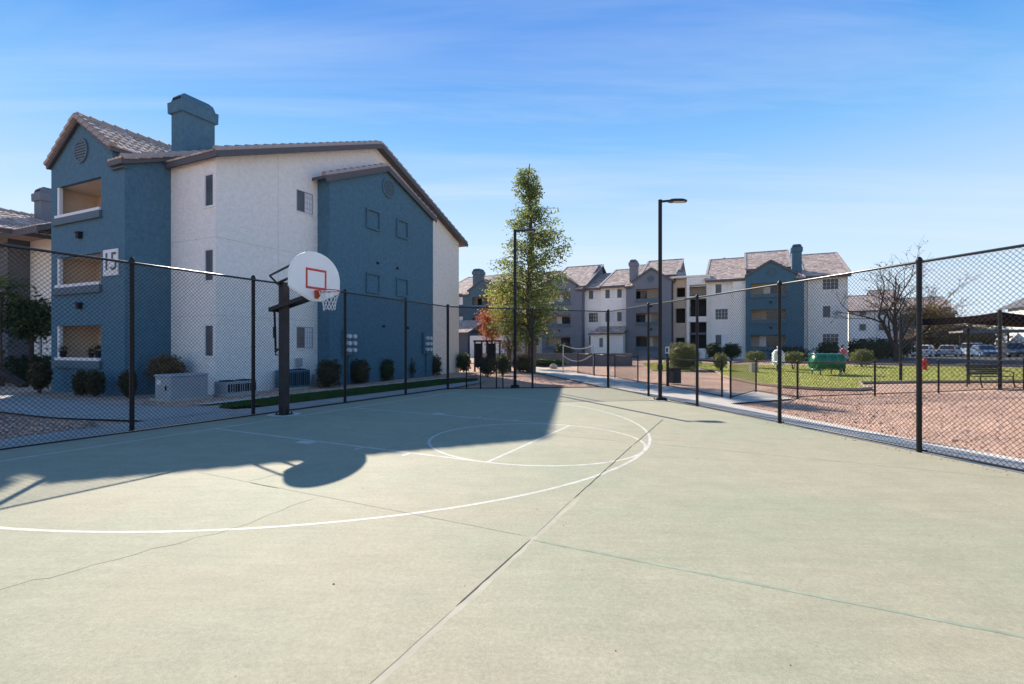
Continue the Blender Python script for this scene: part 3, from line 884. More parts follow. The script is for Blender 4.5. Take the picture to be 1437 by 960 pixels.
# ------------------------------------------------------------------ buildings
class Frame:
    """Local axes of one stretch of building: x along the front (mirrored if mx = -1), y inwards, z up."""
    def __init__(self, root, mx=1, xo=0.0, yo=0.0):
        self.root, self.mx, self.xo, self.yo = root, mx, xo, yo
    def p(self, x, y, z):
        return (self.xo + self.mx * x, self.yo + y, z)
class Fac:
    """A facade of a Frame: 'f' faces -y at y=c, 'r' faces +x at x=c, 'l' faces -x at x=c. s runs along it, d goes inwards."""
    def __init__(self, fr, kind, c):
        self.fr, self.kind, self.c = fr, kind, c
    def P(self, s, z, d=0.0):
        k, c = self.kind, self.c
        if k == 'f': return self.fr.p(s, c + d, z)
        if k == 'r': return self.fr.p(c - d, s, z)
        return self.fr.p(c + d, s, z)
    def box(self, mb, s0, s1, z0, z1, d0, d1):
        P = self.P
        return mb.hexa([P(s0, z0, d0), P(s1, z0, d0), P(s1, z0, d1), P(s0, z0, d1), P(s0, z1, d0), P(s1, z1, d0), P(s1, z1, d1), P(s0, z1, d1)])
    def wall(self, mb, s0, s1, z0, z1, holes=(), reveal=.12, top=None):
        P = self.P
        S = sorted({s0, s1, *[h[0] for h in holes], *[h[1] for h in holes]})
        Z = sorted({z0, z1, *[h[2] for h in holes], *[h[3] for h in holes]})
        for i in range(len(S) - 1):
            for j in range(len(Z) - 1):
                a, b = (S[i] + S[i + 1]) / 2, (Z[j] + Z[j + 1]) / 2
                if any(h[0] < a < h[1] and h[2] < b < h[3] for h in holes): continue
                mb.poly([P(S[i], Z[j]), P(S[i + 1], Z[j]), P(S[i + 1], Z[j + 1]), P(S[i], Z[j + 1])])
        for a, b, c, d in holes:
            r = reveal
            mb.poly([P(a, c), P(b, c), P(b, c, r), P(a, c, r)]); mb.poly([P(a, d), P(b, d), P(b, d, r), P(a, d, r)])
            mb.poly([P(a, c), P(a, d), P(a, d, r), P(a, c, r)]); mb.poly([P(b, c), P(b, d), P(b, d, r), P(b, c, r)])
        if top:
            mb.poly([P(s, z) for s, z in top])
        return mb
    def window(self, a, b, c, d, reveal=.12, style='slider', dark=False, flip=False):
        fr = self.fr; t = .035 if b - a > .7 else .04
        mb = MB(); e = reveal
        self.box(mb, a, b, c, c + t, e - .05, e - .004); self.box(mb, a, b, d - t, d, e - .05, e - .004)
        self.box(mb, a, a + t, c + t, d - t, e - .05, e - .004); self.box(mb, b - t, b, c + t, d - t, e - .05, e - .004)
        m = (a + b) / 2
        if style != 'single': self.box(mb, m - t / 2, m + t / 2, c + t, d - t, e - .045, e - .004)
        if style == 'near':
            for k in (1, 2, 3):
                z = c + (d - c) * k / 4
                self.box(mb, m + t / 2, b - t, z - .008, z + .008, e - .03, e - .021)
            for k in (1, 2):
                sx = m + (b - m) * k / 3
                self.box(mb, sx - .008, sx + .008, c + t, d - t, e - .031, e - .0205)
        if style == 'grid':
            for k in (1, 2):
                z = c + (d - c) * k / 3
                self.box(mb, a + t, b - t, z - .012, z + .012, e - .03, e - .006)
            for s in ((a + m) / 2, (b + m) / 2):
                self.box(mb, s - .012, s + .012, c + t, d - t, e - .029, e - .007)
        w = mb.build("window", M_DFRAME if dark else (M_NFRAME if style == 'near' else M_FRAME), fr.root)
        panes = [(a, b)] if style == 'single' else [(a, m), (m, b)]
        mats = {'single': [M_GLASS2], 'slider': [M_GLASS2, M_BLIND], 'grid': [M_GLASS, M_GLASS], 'near': [M_GLASS2, M_BLIND], 'dark': [M_GLASS, M_GLASS]}[style]
        if flip: mats = mats[::-1]
        for (p, q), mm in zip(panes, mats):
            g = MB(); self.box(g, p + .004, q - .004, c + .004, d - .004, e - .02, e + .02)
            g.build("pane", mm, w)
        return w
    def ring_vent(self, s, z, r, mw, ms):
        mb = MB(); n = 28; P = self.P
        A = [2 * math.pi * k / n for k in range(n)]
        o = lambda rr, d: [P(s + rr * math.cos(a), z + rr * math.sin(a), d) for a in A]
        rings = [o(r, -.002), o(r, -.06), o(r * .82, -.06), o(r * .82, -.004)]
        vs = sum(rings, []); fs = []
        for i in range(3):
            for k in range(n):
                fs.append((i * n + k, i * n + (k + 1) % n, (i + 1) * n + (k + 1) % n, (i + 1) * n + k))
        fs.append(tuple(3 * n + k for k in range(n)))
        mb.add(vs, fs)
        vent = mb.build("gable_vent", mw, self.fr.root)
        m = 7
        for k in range(m):
            zz = -r * .8 + 1.6 * r * (k + .5) / m
            half = math.sqrt(max(0, (r * .8) ** 2 - zz * zz))
            q = MB(); self.box(q, s - half, s + half, z + zz - .03, z + zz + .045, -.05, -.006)
            q.build("slat", ms, vent)
    def trim_frame(self, name, a, b, c, d, material, w=.07, proud=.05):
        mb = MB()
        self.box(mb, a, b, c, c + w, -proud, -.002); self.box(mb, a, b, d - w, d, -proud, -.002)
        self.box(mb, a, a + w, c + w, d - w, -proud, -.002); self.box(mb, b - w, b, c + w, d - w, -proud, -.002)
        return mb.build(name, material, self.fr.root)

def tiled_slope(fr, roof, A, B, C, D, tw=.30, th=.38, seed=0, lift=.015):
    """Tiles on the slope A-B (eave, left to right), D-C (ridge), in courses parallel to the eave; local unit coordinates."""
    rng = random.Random(seed)
    A, B, C, D = (Vector(fr.p(*q)) for q in (A, B, C, D))
    ex = (B - A).normalized()
    n = ex.cross(D - A).normalized()
    if n.z < 0: n = -n
    ey = n.cross(ex)
    if ey.dot(D - A) < 0: ey = -ey
    quad = [((p - A).dot(ex), (p - A).dot(ey)) for p in (A, B, C, D)]
    x0, x1 = min(q[0] for q in quad), max(q[0] for q in quad)
    y1 = max(q[1] for q in quad)
    nj = max(1, round(y1 / th)); ni = max(1, round((x1 - x0) / tw))
    th = y1 / nj; tw = (x1 - x0) / ni
    mb = MB()
    ri = .012 if tw < .31 else .002; ed = .65 if tw < .31 else .95
    for j in range(nj):
        for i in range(ni):
            gp = .03 if tw < .31 else .004
            xa = x0 + tw * (i + gp); xb = x0 + tw * (i + 1 - gp); ya = th * j - (.03 if j == 0 else .0); yb = min(y1, th * (j + 1.08))
            if not in_poly((xa + xb) / 2, (ya + min(yb, y1)) / 2, quad): continue
            hl = lift + .050 + rng.uniform(-.010, .010); hu = lift + .010
            def Q(x, y, h): return A + ex * x + ey * y + n * h
            xm = (xa + xb) / 2
            mb.add([Q(xa, ya, hl * ed), Q(xm, ya, hl + ri), Q(xb, ya, hl * ed), Q(xa, yb, hu * ed), Q(xm, yb, hu + ri), Q(xb, yb, hu * ed), Q(xa, ya, .002), Q(xb, ya, .002)],
                   [(0, 1, 4, 3), (1, 2, 5, 4), (6, 7, 2, 1, 0)])
    o = mb.build("roof_tiles", M_TILE, roof)
    o['kind'] = 'stuff'
    return o
def slab(mb, fr, A, B, C, D, thick):
    P = [Vector(fr.p(*q)) for q in (A, B, C, D)]
    mb.hexa([p - Vector((0, 0, thick)) for p in P] + P)
_rake_mesh = {}
def rake_tiles(fr, roof, A, B, step=.42, side=0.0, lift=.02):
    """Cap tiles one behind the other from A (low) to B (high)."""
    A, B = Vector(fr.p(*A)), Vector(fr.p(*B))
    L = (B - A).length; n = max(1, round(L / step)); d = (B - A) / L
    key = round(L / n, 3)
    if key not in _rake_mesh:
        mb = MB(); l_ = L / n * 1.06; K = 6
        vs = []
        for x, r, z in ((0, .140, .035), (l_, .118, .0)):
            for k in range(K + 1):
                a = math.pi * k / K
                vs.append((x, -r * math.cos(a), z + r * .75 * math.sin(a)))
            vs.append((x, r, z - .11)); vs.append((x, -r, z - .11))
        m = K + 3
        fs = [(k, (k + 1) % m, m + (k + 1) % m, m + k) for k in range(m)] + [tuple(range(m)), tuple(range(2 * m - 1, m - 1, -1))]
        mb.add(vs, fs)
        me = mb.mesh("rake_tile"); me.materials.append(M_RAKE)
        _rake_mesh[key] = me
    s = d.cross(Vector((0, 0, 1))).normalized(); s = -s; t = d.cross(s)
    if t.z < 0: s, t = -s, -t
    R = Matrix((d, s, t)).transposed().to_4x4()
    for i in range(n):
        o = bpy.data.objects.new("rake_tile", _rake_mesh[key]); COL.objects.link(o); o.parent = roof
        o.matrix_local = Matrix.Translation(A + d * (L * i / n) + t * lift) @ R
def fascia(fr, roof, pts, h=.24, w=.05, name="fascia"):
    mb = MB()
    for a, b in zip(pts[:-1], pts[1:]):
        a, b = Vector(fr.p(*a)), Vector(fr.p(*b))
        mb.bar(a - Vector((0, 0, h / 2)), b - Vector((0, 0, h / 2)), w, h)
    return mb.build(name, M_FASCIA, roof)

def chimney(fr, x0, x1, y0, y1, zb, zt, material):
    mb = MB()
    def ring(e, z): return [fr.p(x0 - e, y0 - e, z), fr.p(x1 + e, y0 - e, z), fr.p(x1 + e, y1 + e, z), fr.p(x0 - e, y1 + e, z)]
    R = [ring(0, zb), ring(0, zt - .82), ring(.09, zt - .80), ring(.10, zt - .38), ring(.02, zt - .34), ring(-.04, zt - .12), ring(-.16, zt)]
    vs = sum(R, []); fs = [(i * 4 + k, i * 4 + (k + 1) % 4, (i + 1) * 4 + (k + 1) % 4, (i + 1) * 4 + k) for i in range(len(R) - 1) for k in range(4)]
    fs.append((24, 25, 26, 27))
    mb.add(vs, fs)
    c = mb.build("chimney", material, fr.root)
    q = MB()
    f = Fac(fr, 'f', y0); f.box(q, x0 + .12, x1 - .12, zt - .26, zt - .20, -.03, .2)
    q.build("flue_slot", M_DARK, c)
    return c

def bay(fr, Wd, dep, mw, near=False, op=(.40, 3.54), deco=0, lean_z=8.25, interior=M_CREAM, tilew=.32):
    """The projecting three-storey balcony bay with its cross gable (gable side at x=0)."""
    f = Fac(fr, 'f', 0.0)
    gx0, gx1 = .02, Wd - .66
    pk = (gx0 + gx1) / 2
    ze, zp = 8.82, 10.26
    OP = [(op[0], op[1], z0, z1) for z0, z1 in ((1.17, 2.40), (3.98, 5.06), (6.70, 7.84))]
    mb = MB()
    f.wall(mb, 0, Wd, -.5, lean_z, OP, .14, top=[(0, lean_z), (gx1 - .1, lean_z), (gx1 - .1, ze - .02), (pk, zp - .05), (0, ze + .03)])
    r = Fac(fr, 'r', Wd); r.wall(mb, 0, dep + .1, -.5, lean_z - .05, top=[(0, lean_z - .05), (dep + .1, lean_z - .05), (dep + .1, lean_z + .4 * dep - .04), (0, lean_z)])
    l_ = Fac(fr, 'l', 0.0); l_.wall(mb, 0, 8.0, -.5, 8.85)
    g = Fac(fr, 'r', gx1 - .1); g.wall(mb, 0, 3.0, lean_z - .1, ze - .02)
    mb.build("bay_wall", mw, fr.root)
    for k, (a, b, z0, z1) in enumerate(OP):
        zf = z0 - 1.12; D1 = 1.45
        q = MB(); P = f.P; e = .14
        x0, x1 = a - .28, b + .9
        for pl in ([P(x0, zf, e), P(x1, zf, e), P(x1, zf, D1), P(x0, zf, D1)], [P(x0, z1 + .05, e), P(x1, z1 + .05, e), P(x1, z1 + .05, D1), P(x0, z1 + .05, D1)],
                   [P(x0, zf, e), P(x0, z1 + .05, e), P(x0, z1 + .05, D1), P(x0, zf, D1)], [P(x1, zf, e), P(x1, z1 + .05, e), P(x1, z1 + .05, D1), P(x1, zf, D1)],
                   [P(x0, zf, D1), P(x1, zf, D1), P(x1, z1 + .05, D1), P(x0, z1 + .05, D1)]):
            q.poly(pl)
        bal = q.build("balcony", interior if near else M_TAUPE, fr.root)
        if not near:
            q = MB(); f.box(q, a + 1.55, a + 2.9, zf + .02, z1 - .12, D1 - .06, D1 - .01); q.build("balcony_door", M_GLASS, bal)
            if (k + deco) % 3 != 1:
                q = MB(); f.box(q, a + .85 + .2 * k, a + 1.5 + .2 * k, zf + 1.0, z1 - .1, D1 - .08, D1 - .015); q.build("balcony_window", M_BLIND, bal)
        else:
            q = MB(); f.box(q, a + 2.2, b + .6, zf + .02, z1 - .1, D1 - .05, D1 - .01); q.build("balcony_door", M_DOOR, bal)
        q = MB(); f.box(q, a - .10, b + .06, z0 - .34, z0 - .10, -.09, -.003); f.box(q, a - .13, b + .09, z0 - .38, z0 - .341, -.12, -.003)
        q.build("ledge", M_SLATE, fr.root)
        q = MB(); f.box(q, a + .003, b - .003, z0 - .095, z0 + .015, -.07, .16)
        q.build("ledge_cap", M_FRAME if near else M_SLATE, fr.root)
        if near:
            q = MB(); f.box(q, a + .003, a + .16, z0 + .016, z1 - .003, .02, .135); q.build("jamb", M_FRAME, fr.root)
        if k < 2:
            q = MB(); f.box(q, pk - .09, pk + .09, z1 + .62, z1 + .82, -.14, -.003); f.box(q, pk - .13, pk + .13, z1 + .821, z1 + .86, -.17, -.003)
            q.build("wall_light", M_DARK, fr.root)
    f.ring_vent(pk + .05, 8.98, .46, M_SLATE if near else mw, M_SLATE)
    # cross gable
    deck = MB(); th = .16; yb = 5.2; fy = -.14
    sl = (zp - ze) / (pk - gx0)
    ov = .08
    L0 = (gx0 - ov, fy, ze - ov * sl); L1 = (gx0 - ov, 1.4, ze - ov * sl)
    R0 = (gx1 + ov, fy, ze - ov * sl); R1 = (gx1 + ov, 1.4, ze - ov * sl)
    K0 = (pk, fy, zp); K1 = (pk, yb, zp)
    slab(deck, fr, L0, K0, K1, L1, th); slab(deck, fr, K0, R0, R1, K1, th)
    roof = deck.build("gable_roof", M_FASCIA, fr.root)
    tiled_slope(fr, roof, (R0[0], fy + .12, R0[2]), R1, K1, (pk, fy + .12, zp), tilew, .40, 3)
    tiled_slope(fr, roof, L1, (L0[0], fy + .12, L0[2]), (pk, fy + .12, zp), K1, tilew, .40, 4)
    if near:
        rake_tiles(fr, roof, (R0[0], fy + .06, R0[2]), K0, .40); rake_tiles(fr, roof, (L0[0], fy + .06, L0[2]), K0, .40)
        rake_tiles(fr, roof, K0, (pk, yb, zp), .42)
    fascia(fr, roof, [(L0[0] + .01, fy + .02, L0[2] - .03), (pk, fy + .02, zp - .03), (R0[0] - .01, fy + .02, R0[2] - .03)], .17)
    # low roof either side of the gable
    slope = .40
    zl = lean_z + .02
    d2 = MB()
    slab(d2, fr, (gx1 - .2, -.12, zl - .05), (Wd + .16, -.12, zl - .05), (Wd + .16, 9.6, zl - .14 + slope * 9.95), (gx1 - .2, 9.6, zl - .14 + slope * 9.95), .17)
    slab(d2, fr, (-.3, .9, zl + .36), (gx1 - .21, .9, zl + .36), (gx1 - .21, 9.6, zl - .14 + slope * 9.95), (-.3, 9.6, zl - .14 + slope * 9.95), .17)
    slab(d2, fr, (-.3, 9.61, zl - .14 + slope * 9.95), (Wd + .16, 9.61, zl - .14 + slope * 9.95), (Wd + .16, 19, zl - .14 + .4), (-.3, 19, zl - .14 + .4), .17)
    main = d2.build("roof", M_FASCIA, fr.root)
    zr = zl - .14 + slope * 9.95
    tiled_slope(fr, main, (gx1 - .1, -.12, zl - .045), (Wd + .14, -.12, zl - .045), (Wd + .14, 9.6, zr), (gx1 - .1, 9.6, zr), tilew, .40, 5)
    tiled_slope(fr, main, (-.3, 4.0, zl - .14 + slope * 4.35), (gx1 - .1, 4.0, zl - .14 + slope * 4.35), (gx1 - .1, 9.6, zr), (-.3, 9.6, zr), tilew, .40, 6)
    fascia(fr, main, [(gx1 + .05, -.15, zl - .06), (Wd + .17, -.15, zl - .06)], .19, .06)
    q = MB(); f.box(q, gx1 + .02, Wd + .1, zl - .36, zl - .32, -.12, 0.1); q.build("soffit", M_SLATE, main)
    if near:
        rake_tiles(fr, main, (Wd + .12, -.12, zl - .04), (Wd + .12, 9.6, zr), .44)
        fascia(fr, main, [(Wd + .17, -.14, zl - .06), (Wd + .17, 9.6, zr - .03)], .20, .04)
        w = MB()
        Fac(fr, 'r', Wd).wall(w, dep + .1, 9.6, 8.3, 8.31, top=[(dep + .1, 8.3), (9.6, 11.5), (9.6, zr - .1), (dep + .1, zl + .4 * dep)])
        w.build("bay_wall", mw, fr.root)
    else:
        ridge = MB(); ridge.bar(fr.p(-.3, 9.6, zr + .03), fr.p(Wd + .16, 9.6, zr + .03), .22, .10); ridge.build("ridge_cap", M_RAKE, main)
    return zr

# --- the apartment building marked 15
def building_15():
    o = W(-24.85, 10.15)
    root = thing("apartment_building", "blue and white apartment building marked 15, with the tall chimney, beside the court", 'building', (o[0], o[1], 0), -TH, group="three-storey apartment buildings")
    fr = Frame(root)
    bay(fr, 5.03, 1.57, M_BLUE, near=True, tilew=.25)
    # white wing: front and gable end
    mb = MB()
    f = Fac(fr, 'f', 1.57)
    wins = [(7.00, 7.50, 1.23, 2.40), (7.00, 7.50, 3.98, 5.15), (7.00, 7.50, 6.70, 7.88)]
    f.wall(mb, 5.03, 7.65, -.5, 8.60, wins, .06)
    r = Fac(fr, 'r', 7.65)
    wr = [(5.13, 6.02, 1.52, 2.45), (5.13, 6.02, 4.45, 5.38), (5.13, 6.02, 7.38, 8.31)]
    r.wall(mb, 1.57, 18.45, -.6, 8.50, wr, .05, top=[(1.57, 8.5), (18.45, 8.5), (18.45, 8.62), (10.2, 11.92), (1.57, 8.62)])
    b = Fac(fr, 'f', 18.45); b.wall(mb, -.3, 7.65, -.6, 8.6)
    mb.build("wall", M_WHITE, root)
    for fc, ww in ((f, wins), (r, wr)):
        for a_, b_, c_, d_ in ww:
            q = MB(); fc.box(q, a_ - .05, min(b_ + .05, 7.64) if fc is f else b_ + .05, c_ - .06, c_ - .004, -.035, -.002); q.build("window_sill", M_WHITE, root)
    for w in wins: f.window(*w, reveal=.06, style='single', dark=False)
    for w in wr: r.window(*w, reveal=.05, style='near')
    # stucco control joints
    for z in (2.72, 5.55):
        q = MB(); r.box(q, 1.57, 6.27, z, z + .018, -.004, .01); q.build("control_joint", M_WJOINT, root)
        q = MB(); f.box(q, 5.04, 7.64, z, z + .018, -.004, .01); q.build("control_joint", M_WJOINT, root)
    q = MB(); r.box(q, 4.2, 4.218, -.4, 9.4, -.005, .01); q.build("control_joint", M_WJOINT, root)
    # blue pop-out panel on the gable end
    pw = MB(); c = Fac(fr, 'r', 8.35)
    c.wall(pw, 6.28, 14.35, -.6, 8.6, top=[(6.28, 8.6), (14.35, 8.6), (14.35, 9.10), (10.1, 10.68), (6.28, 9.05)])
    s = Fac(fr, 'f', 6.28); s.wall(pw, 7.65, 8.35, -.6, 9.05)
    s = Fac(fr, 'f', 14.35); s.wall(pw, 7.65, 8.35, -.6, 9.1)
    pw.build("panel_wall", M_BLUE, root)
    for a, z0 in ((8.62, 7.34), (10.92, 7.36), (8.62, 4.22), (10.92, 4.26)):
        c.trim_frame("blind_window_frame", a, a + .98, z0, z0 + .98, M_BLUE, .08, .09)
    for a, z in ((9.45, 5.75), (11.0, 5.72), (9.9, 2.62), (11.9, 2.6)):
        q = MB(); c.box(q, a - .06, a + .06, z - .05, z + .05, -.07, -.003); q.build("wall_vent", M_DARK, root)
    c.ring_vent(10.30, 9.72, .50, M_BLUE, M_SLATE)
    d = MB()
    slab(d, fr, (7.66, 5.95, 9.03), (8.50, 5.95, 9.03), (8.50, 10.1, 10.80), (7.66, 10.1, 10.80), .14)
    slab(d, fr, (7.66, 10.1, 10.80), (8.50, 10.1, 10.80), (8.50, 14.5, 9.16), (7.66, 14.5, 9.16), .14)
    proof = d.build("panel_roof", M_FASCIA, root)
    rake_tiles(fr, proof, (8.38, 5.97, 9.05), (8.38, 10.1, 10.82), .44)
    rake_tiles(fr, proof, (8.38, 14.48, 9.18), (8.38, 10.1, 10.82), .44)
    fascia(fr, proof, [(8.51, 5.93, 9.00), (8.51, 10.1, 10.78), (8.51, 14.52, 9.13)], .26, .04)
    # main roof over the white wing
    d = MB()
    slab(d, fr, (5.05, 1.38, 8.55), (8.03, 1.38, 8.55), (8.03, 10.2, 12.05), (5.05, 10.2, 12.05), .2)
    slab(d, fr, (5.05, 10.2, 12.05), (8.03, 10.2, 12.05), (8.03, 18.9, 8.52), (5.05, 18.9, 8.52), .2)
    roof = d.build("roof", M_FASCIA, root)
    tiled_slope(fr, roof, (5.05, 1.36, 8.56), (7.86, 1.36, 8.56), (7.86, 10.2, 12.05), (5.05, 10.2, 12.05), .30, .40, 7)
    tiled_slope(fr, roof, (7.86, 18.9, 8.52), (5.05, 18.9, 8.52), (5.05, 10.2, 12.05), (7.86, 10.2, 12.05), .30, .40, 8)
    rake_tiles(fr, roof, (7.93, 1.38, 8.57), (7.93, 10.2, 12.07), .44)
    rake_tiles(fr, roof, (7.93, 18.9, 8.55), (7.93, 10.2, 12.07), .44)
    fascia(fr, roof, [(5.05, 1.35, 8.53), (8.05, 1.35, 8.53)], .20, .05)
    fascia(fr, roof, [(8.05, 1.35, 8.52), (8.05, 10.2, 12.02), (8.05, 18.95, 8.49)], .22, .05)
    chimney(fr, 4.33, 5.04, 2.0, 3.3, 8.4, 11.60, M_BLUE)
    # number board
    sign = thing("building_number", "white board with the number 15 on the blue wall", 'sign', (*W(-20.62, 10.15 - .02), 4.63), -TH)
    MB().box(-.46, .46, -.03, .012, -.47, .47).build("board", M_WHITEP, sign)
    cu = bpy.data.curves.new("numerals", 'FONT'); cu.body = "15"; cu.size = .92; cu.extrude = .006; cu.align_x = 'CENTER'; cu.align_y = 'CENTER'
    cu.materials.append(M_DGRAY)
    tmp = bpy.data.objects.new("numerals", cu)
    me = bpy.data.meshes.new_from_object(tmp); bpy.data.objects.remove(tmp)
    t = link("numerals", me, None, sign)
    t.location = (0, -.040, 0.0); t.rotation_euler = (math.radians(90), 0, 0)
building_15()

def ledge_pot(label, x, seed, s):
    X, Y = W(-24.85 + x, 10.15 + .06)
    root = thing("potted_plant", label, 'potted plant', (X, Y, 1.185), -TH, "dark pots on the ground-floor balcony ledge")
    MB().lathe([(.06 * s, 0), (.09 * s, .16 * s), (.10 * s, .16 * s), (.10 * s, .18 * s), (.08 * s, .18 * s)], 10).build("pot", M_DARK, root)
    nr = np.random.default_rng(seed)
    leaf_cloud("foliage", nr.normal(0, 1, (90, 3)) * np.array([.07, .06, .06]) * s + np.array([0, 0, .26 * s]), .07, L_DARK, root, seed, .5)
ledge_pot("larger dark pot with a small plant at the left end of the balcony ledge", .75, 5, 1.3)
ledge_pot("small dark pot in the right part of the balcony ledge", 2.75, 6, 1.0)
ledge_pot("tall dark potted plant at the right end of the balcony ledge", 3.25, 7, 1.5)

def meter_bank(u, label):
    X, Y = W(-16.49, u)
    root = thing("meter_bank", label, 'electric meters', (X, Y, 1.75), -TH, group="electric meter banks on the blue wall")
    MB().box(0, .16, -.36, .36, -.55, .62).build("cabinet", M_BLUE, root)
    for k in range(3):
        for s in (-.17, .17):
            MB().tube([(.16, s, .32 - k * .32), (.30, s, .32 - k * .32)], .10, 10).build("meter", M_METER, root)
    MB().tube([(.06, 0, -.55), (.06, 0, -1.75)], .04, 6).build("conduit", M_BLUE, root)
meter_bank(17.57, "nearer bank of six white electric meters low on the blue panel wall")
meter_bank(23.75, "farther bank of electric meters at the far edge of the blue panel wall")

# --- the far row
def far_root(label, v, z0=.38):
    o = W(v, 58.5)
    return thing("apartment_building", label, 'building', (o[0], o[1], z0), -TH, group="three-storey apartment buildings")
def wing(fr, x0, x1, y, mw, wins, zt=8.55, style='slider', reveal=.05, styles=None):
    mb = MB(); f = Fac(fr, 'f', y)
    f.wall(mb, x0, x1, -.6, zt, wins, reveal)
    for k, c in (('r', x1), ('l', x0)):
        Fac(fr, k, c).wall(mb, y, y + 4, -.6, zt)
    mb.build("wall", mw, fr.root)
    for i, w in enumerate(wins):
        st = styles[i] if styles else style
        f.window(*w, reveal=reveal, style=st, dark=st == 'dark')
def wing_roof(fr, x0, x1, y0, z0, z1, run=9.0, gable=None):
    d = MB()
    slab(d, fr, (x0, y0, z0), (x1, y0, z0), (x1, y0 + run, z1), (x0, y0 + run, z1), .2)
    slab(d, fr, (x0, y0 + run, z1), (x1, y0 + run, z1), (x1, y0 + 2 * run, z0), (x0, y0 + 2 * run, z0), .2)
    roof = d.build("roof", M_FASCIA, fr.root)
    tiled_slope(fr, roof, (x0, y0 - .02, z0), (x1, y0 - .02, z0), (x1, y0 + run, z1), (x0, y0 + run, z1), .36, .42, int(abs(x0) * 7))
    ridge = MB(); ridge.bar(fr.p(x0, y0 + run, z1 + .04), fr.p(x1, y0 + run, z1 + .04), .24, .12); ridge.build("ridge_cap", M_RAKE, roof)
    for x in (x0, x1):
        q = MB(); q.bar(fr.p(x, y0, z0 + .05), fr.p(x, y0 + run, z1 + .05), .22, .12); q.build("rake_cap", M_RAKE, roof)
    fascia(fr, roof, [(x0, y0 - .03, z0), (x1, y0 - .03, z0)], .26, .05)
    if gable:
        g = MB()
        for x, k in ((x0 + .25, 'l'), (x1 - .25, 'r')):
            Fac(fr, k, x).wall(g, y0 + .3, y0 + 2 * run - .3, -.6, z0 - .2, top=[(y0 + .3, z0 - .2), (y0 + 2 * run - .3, z0 - .2), (y0 + run, z1 - .25)])
        g.build("gable_wall", gable, fr.root)
    return roof
def st(*zs): return zs
Z3 = ((1.35, 2.5), (4.15, 5.35), (7.0, 8.1))

def building_d():
    root = far_root("blue and white far apartment building with dark blue chimney, right of the stair tower", .3)
    fr = Frame(root)
    bay(fr, 5.4, 1.2, M_NAVY, op=(.5, 3.75), deco=0)
    wing(fr, -3.8, -1.25, 1.0, M_WHITE, [(-3.05, -1.75, *z) for z in Z3], styles=['slider', 'grid', 'slider'])
    wing(fr, -1.25, 0.0, .55, M_WHITE, [])
    wing(fr, 5.4, 9.3, 1.15, M_WHITE, [(7.15, 8.55, *z) for z in Z3], styles=['grid', 'slider', 'grid'])
    wing_roof(fr, -4.05, -.05, .45, 8.52, 12.15, 9.0, M_WHITE)
    wing_roof(fr, -.0, 4.6, 3.5, 9.9, 12.75, 6.3)
    wing_roof(fr, 5.6, 9.55, .7, 8.45, 12.0, 8.8, M_WHITE)
    chimney(fr, 4.45, 5.35, 1.6, 2.9, 8.4, 12.0, M_NAVY)
building_d()

def building_b():
    root = far_root("gray and white far apartment building with gray chimney, right of the tall tree", -23.0)
    fr1 = Frame(root)
    bay(fr1, 5.2, 1.2, M_GRAY, op=(.5, 3.75), deco=1)
    fr = Frame(root)
    wing(fr, 5.2, 7.3, 1.3, M_WHITE, [(5.7, 6.9, *z) for z in Z3], styles=['slider', 'grid', 'slider'])
    wing(fr, 7.3, 10.6, 1.0, M_WHITE, [(x, x + 1.15, *z) for x in (7.85, 9.3) for z in Z3[1:]], styles=['slider', 'slider', 'slider', 'slider'])
    wing_roof(fr, 5.3, 7.3, .8, 8.35, 11.2, 8.5)
    wing_roof(fr, 7.31, 10.65, .5, 8.45, 11.55, 8.5)
    # higher gray roof end between the left bay and the white wing
    q = MB(); Fac(fr, 'r', 5.35).wall(q, .0, 14, 8.0, 8.1, top=[(.0, 8.1), (14, 8.1), (8.5, 12.2), (7.5, 12.2)])
    q.build("gable_wall", M_GRAY, root)
    wing_roof(fr, .3, 5.55, .4, 8.6, 12.4, 8.6)
    # ground-floor annex with a small hipped roof
    q = MB(); f = Fac(fr, 'f', -1.3)
    f.wall(q, 6.7, 10.5, -.6, 2.75, [(7.7, 8.2, 1.05, 2.2)], .1)
    Fac(fr, 'l', 6.7).wall(q, -1.3, 1.4, -.6, 2.75); Fac(fr, 'r', 10.5).wall(q, -1.3, 1.1, -.6, 2.75)
    q.build("annex_wall", M_WHITE, root); f.window(7.7, 8.2, 1.05, 2.2, .1, style='single')
    d = MB(); A, B, C, D = (6.45, -1.6, 2.72), (10.7, -1.6, 2.72), (10.7, 1.0, 3.6), (7.3, 1.0, 3.6)
    slab(d, fr, A, B, C, D, .15)
    slab(d, fr, (6.45, 1.0, 2.72), A, D, (7.3, 1.01, 3.6), .15)
    roof = d.build("annex_roof", M_FASCIA, root)
    tiled_slope(fr, roof, A, B, C, D, .36, .42, 33)
    fr2 = Frame(root, -1, 15.7)
    bay(fr2, 5.1, 1.2, M_GRAY, op=(1.4, 3.95), deco=2)
    wing_roof(fr, 11.6, 16.0, 3.4, 9.75, 12.55, 6.3, None)
    chimney(fr2, 4.15, 5.0, 1.4, 2.6, 8.3, 11.6, M_GRAY)
    q = MB(); Fac(fr, 'r', 15.7).wall(q, 0, 12, -.6, 8.5); q.build("wall", M_GRAY, root)
building_b()

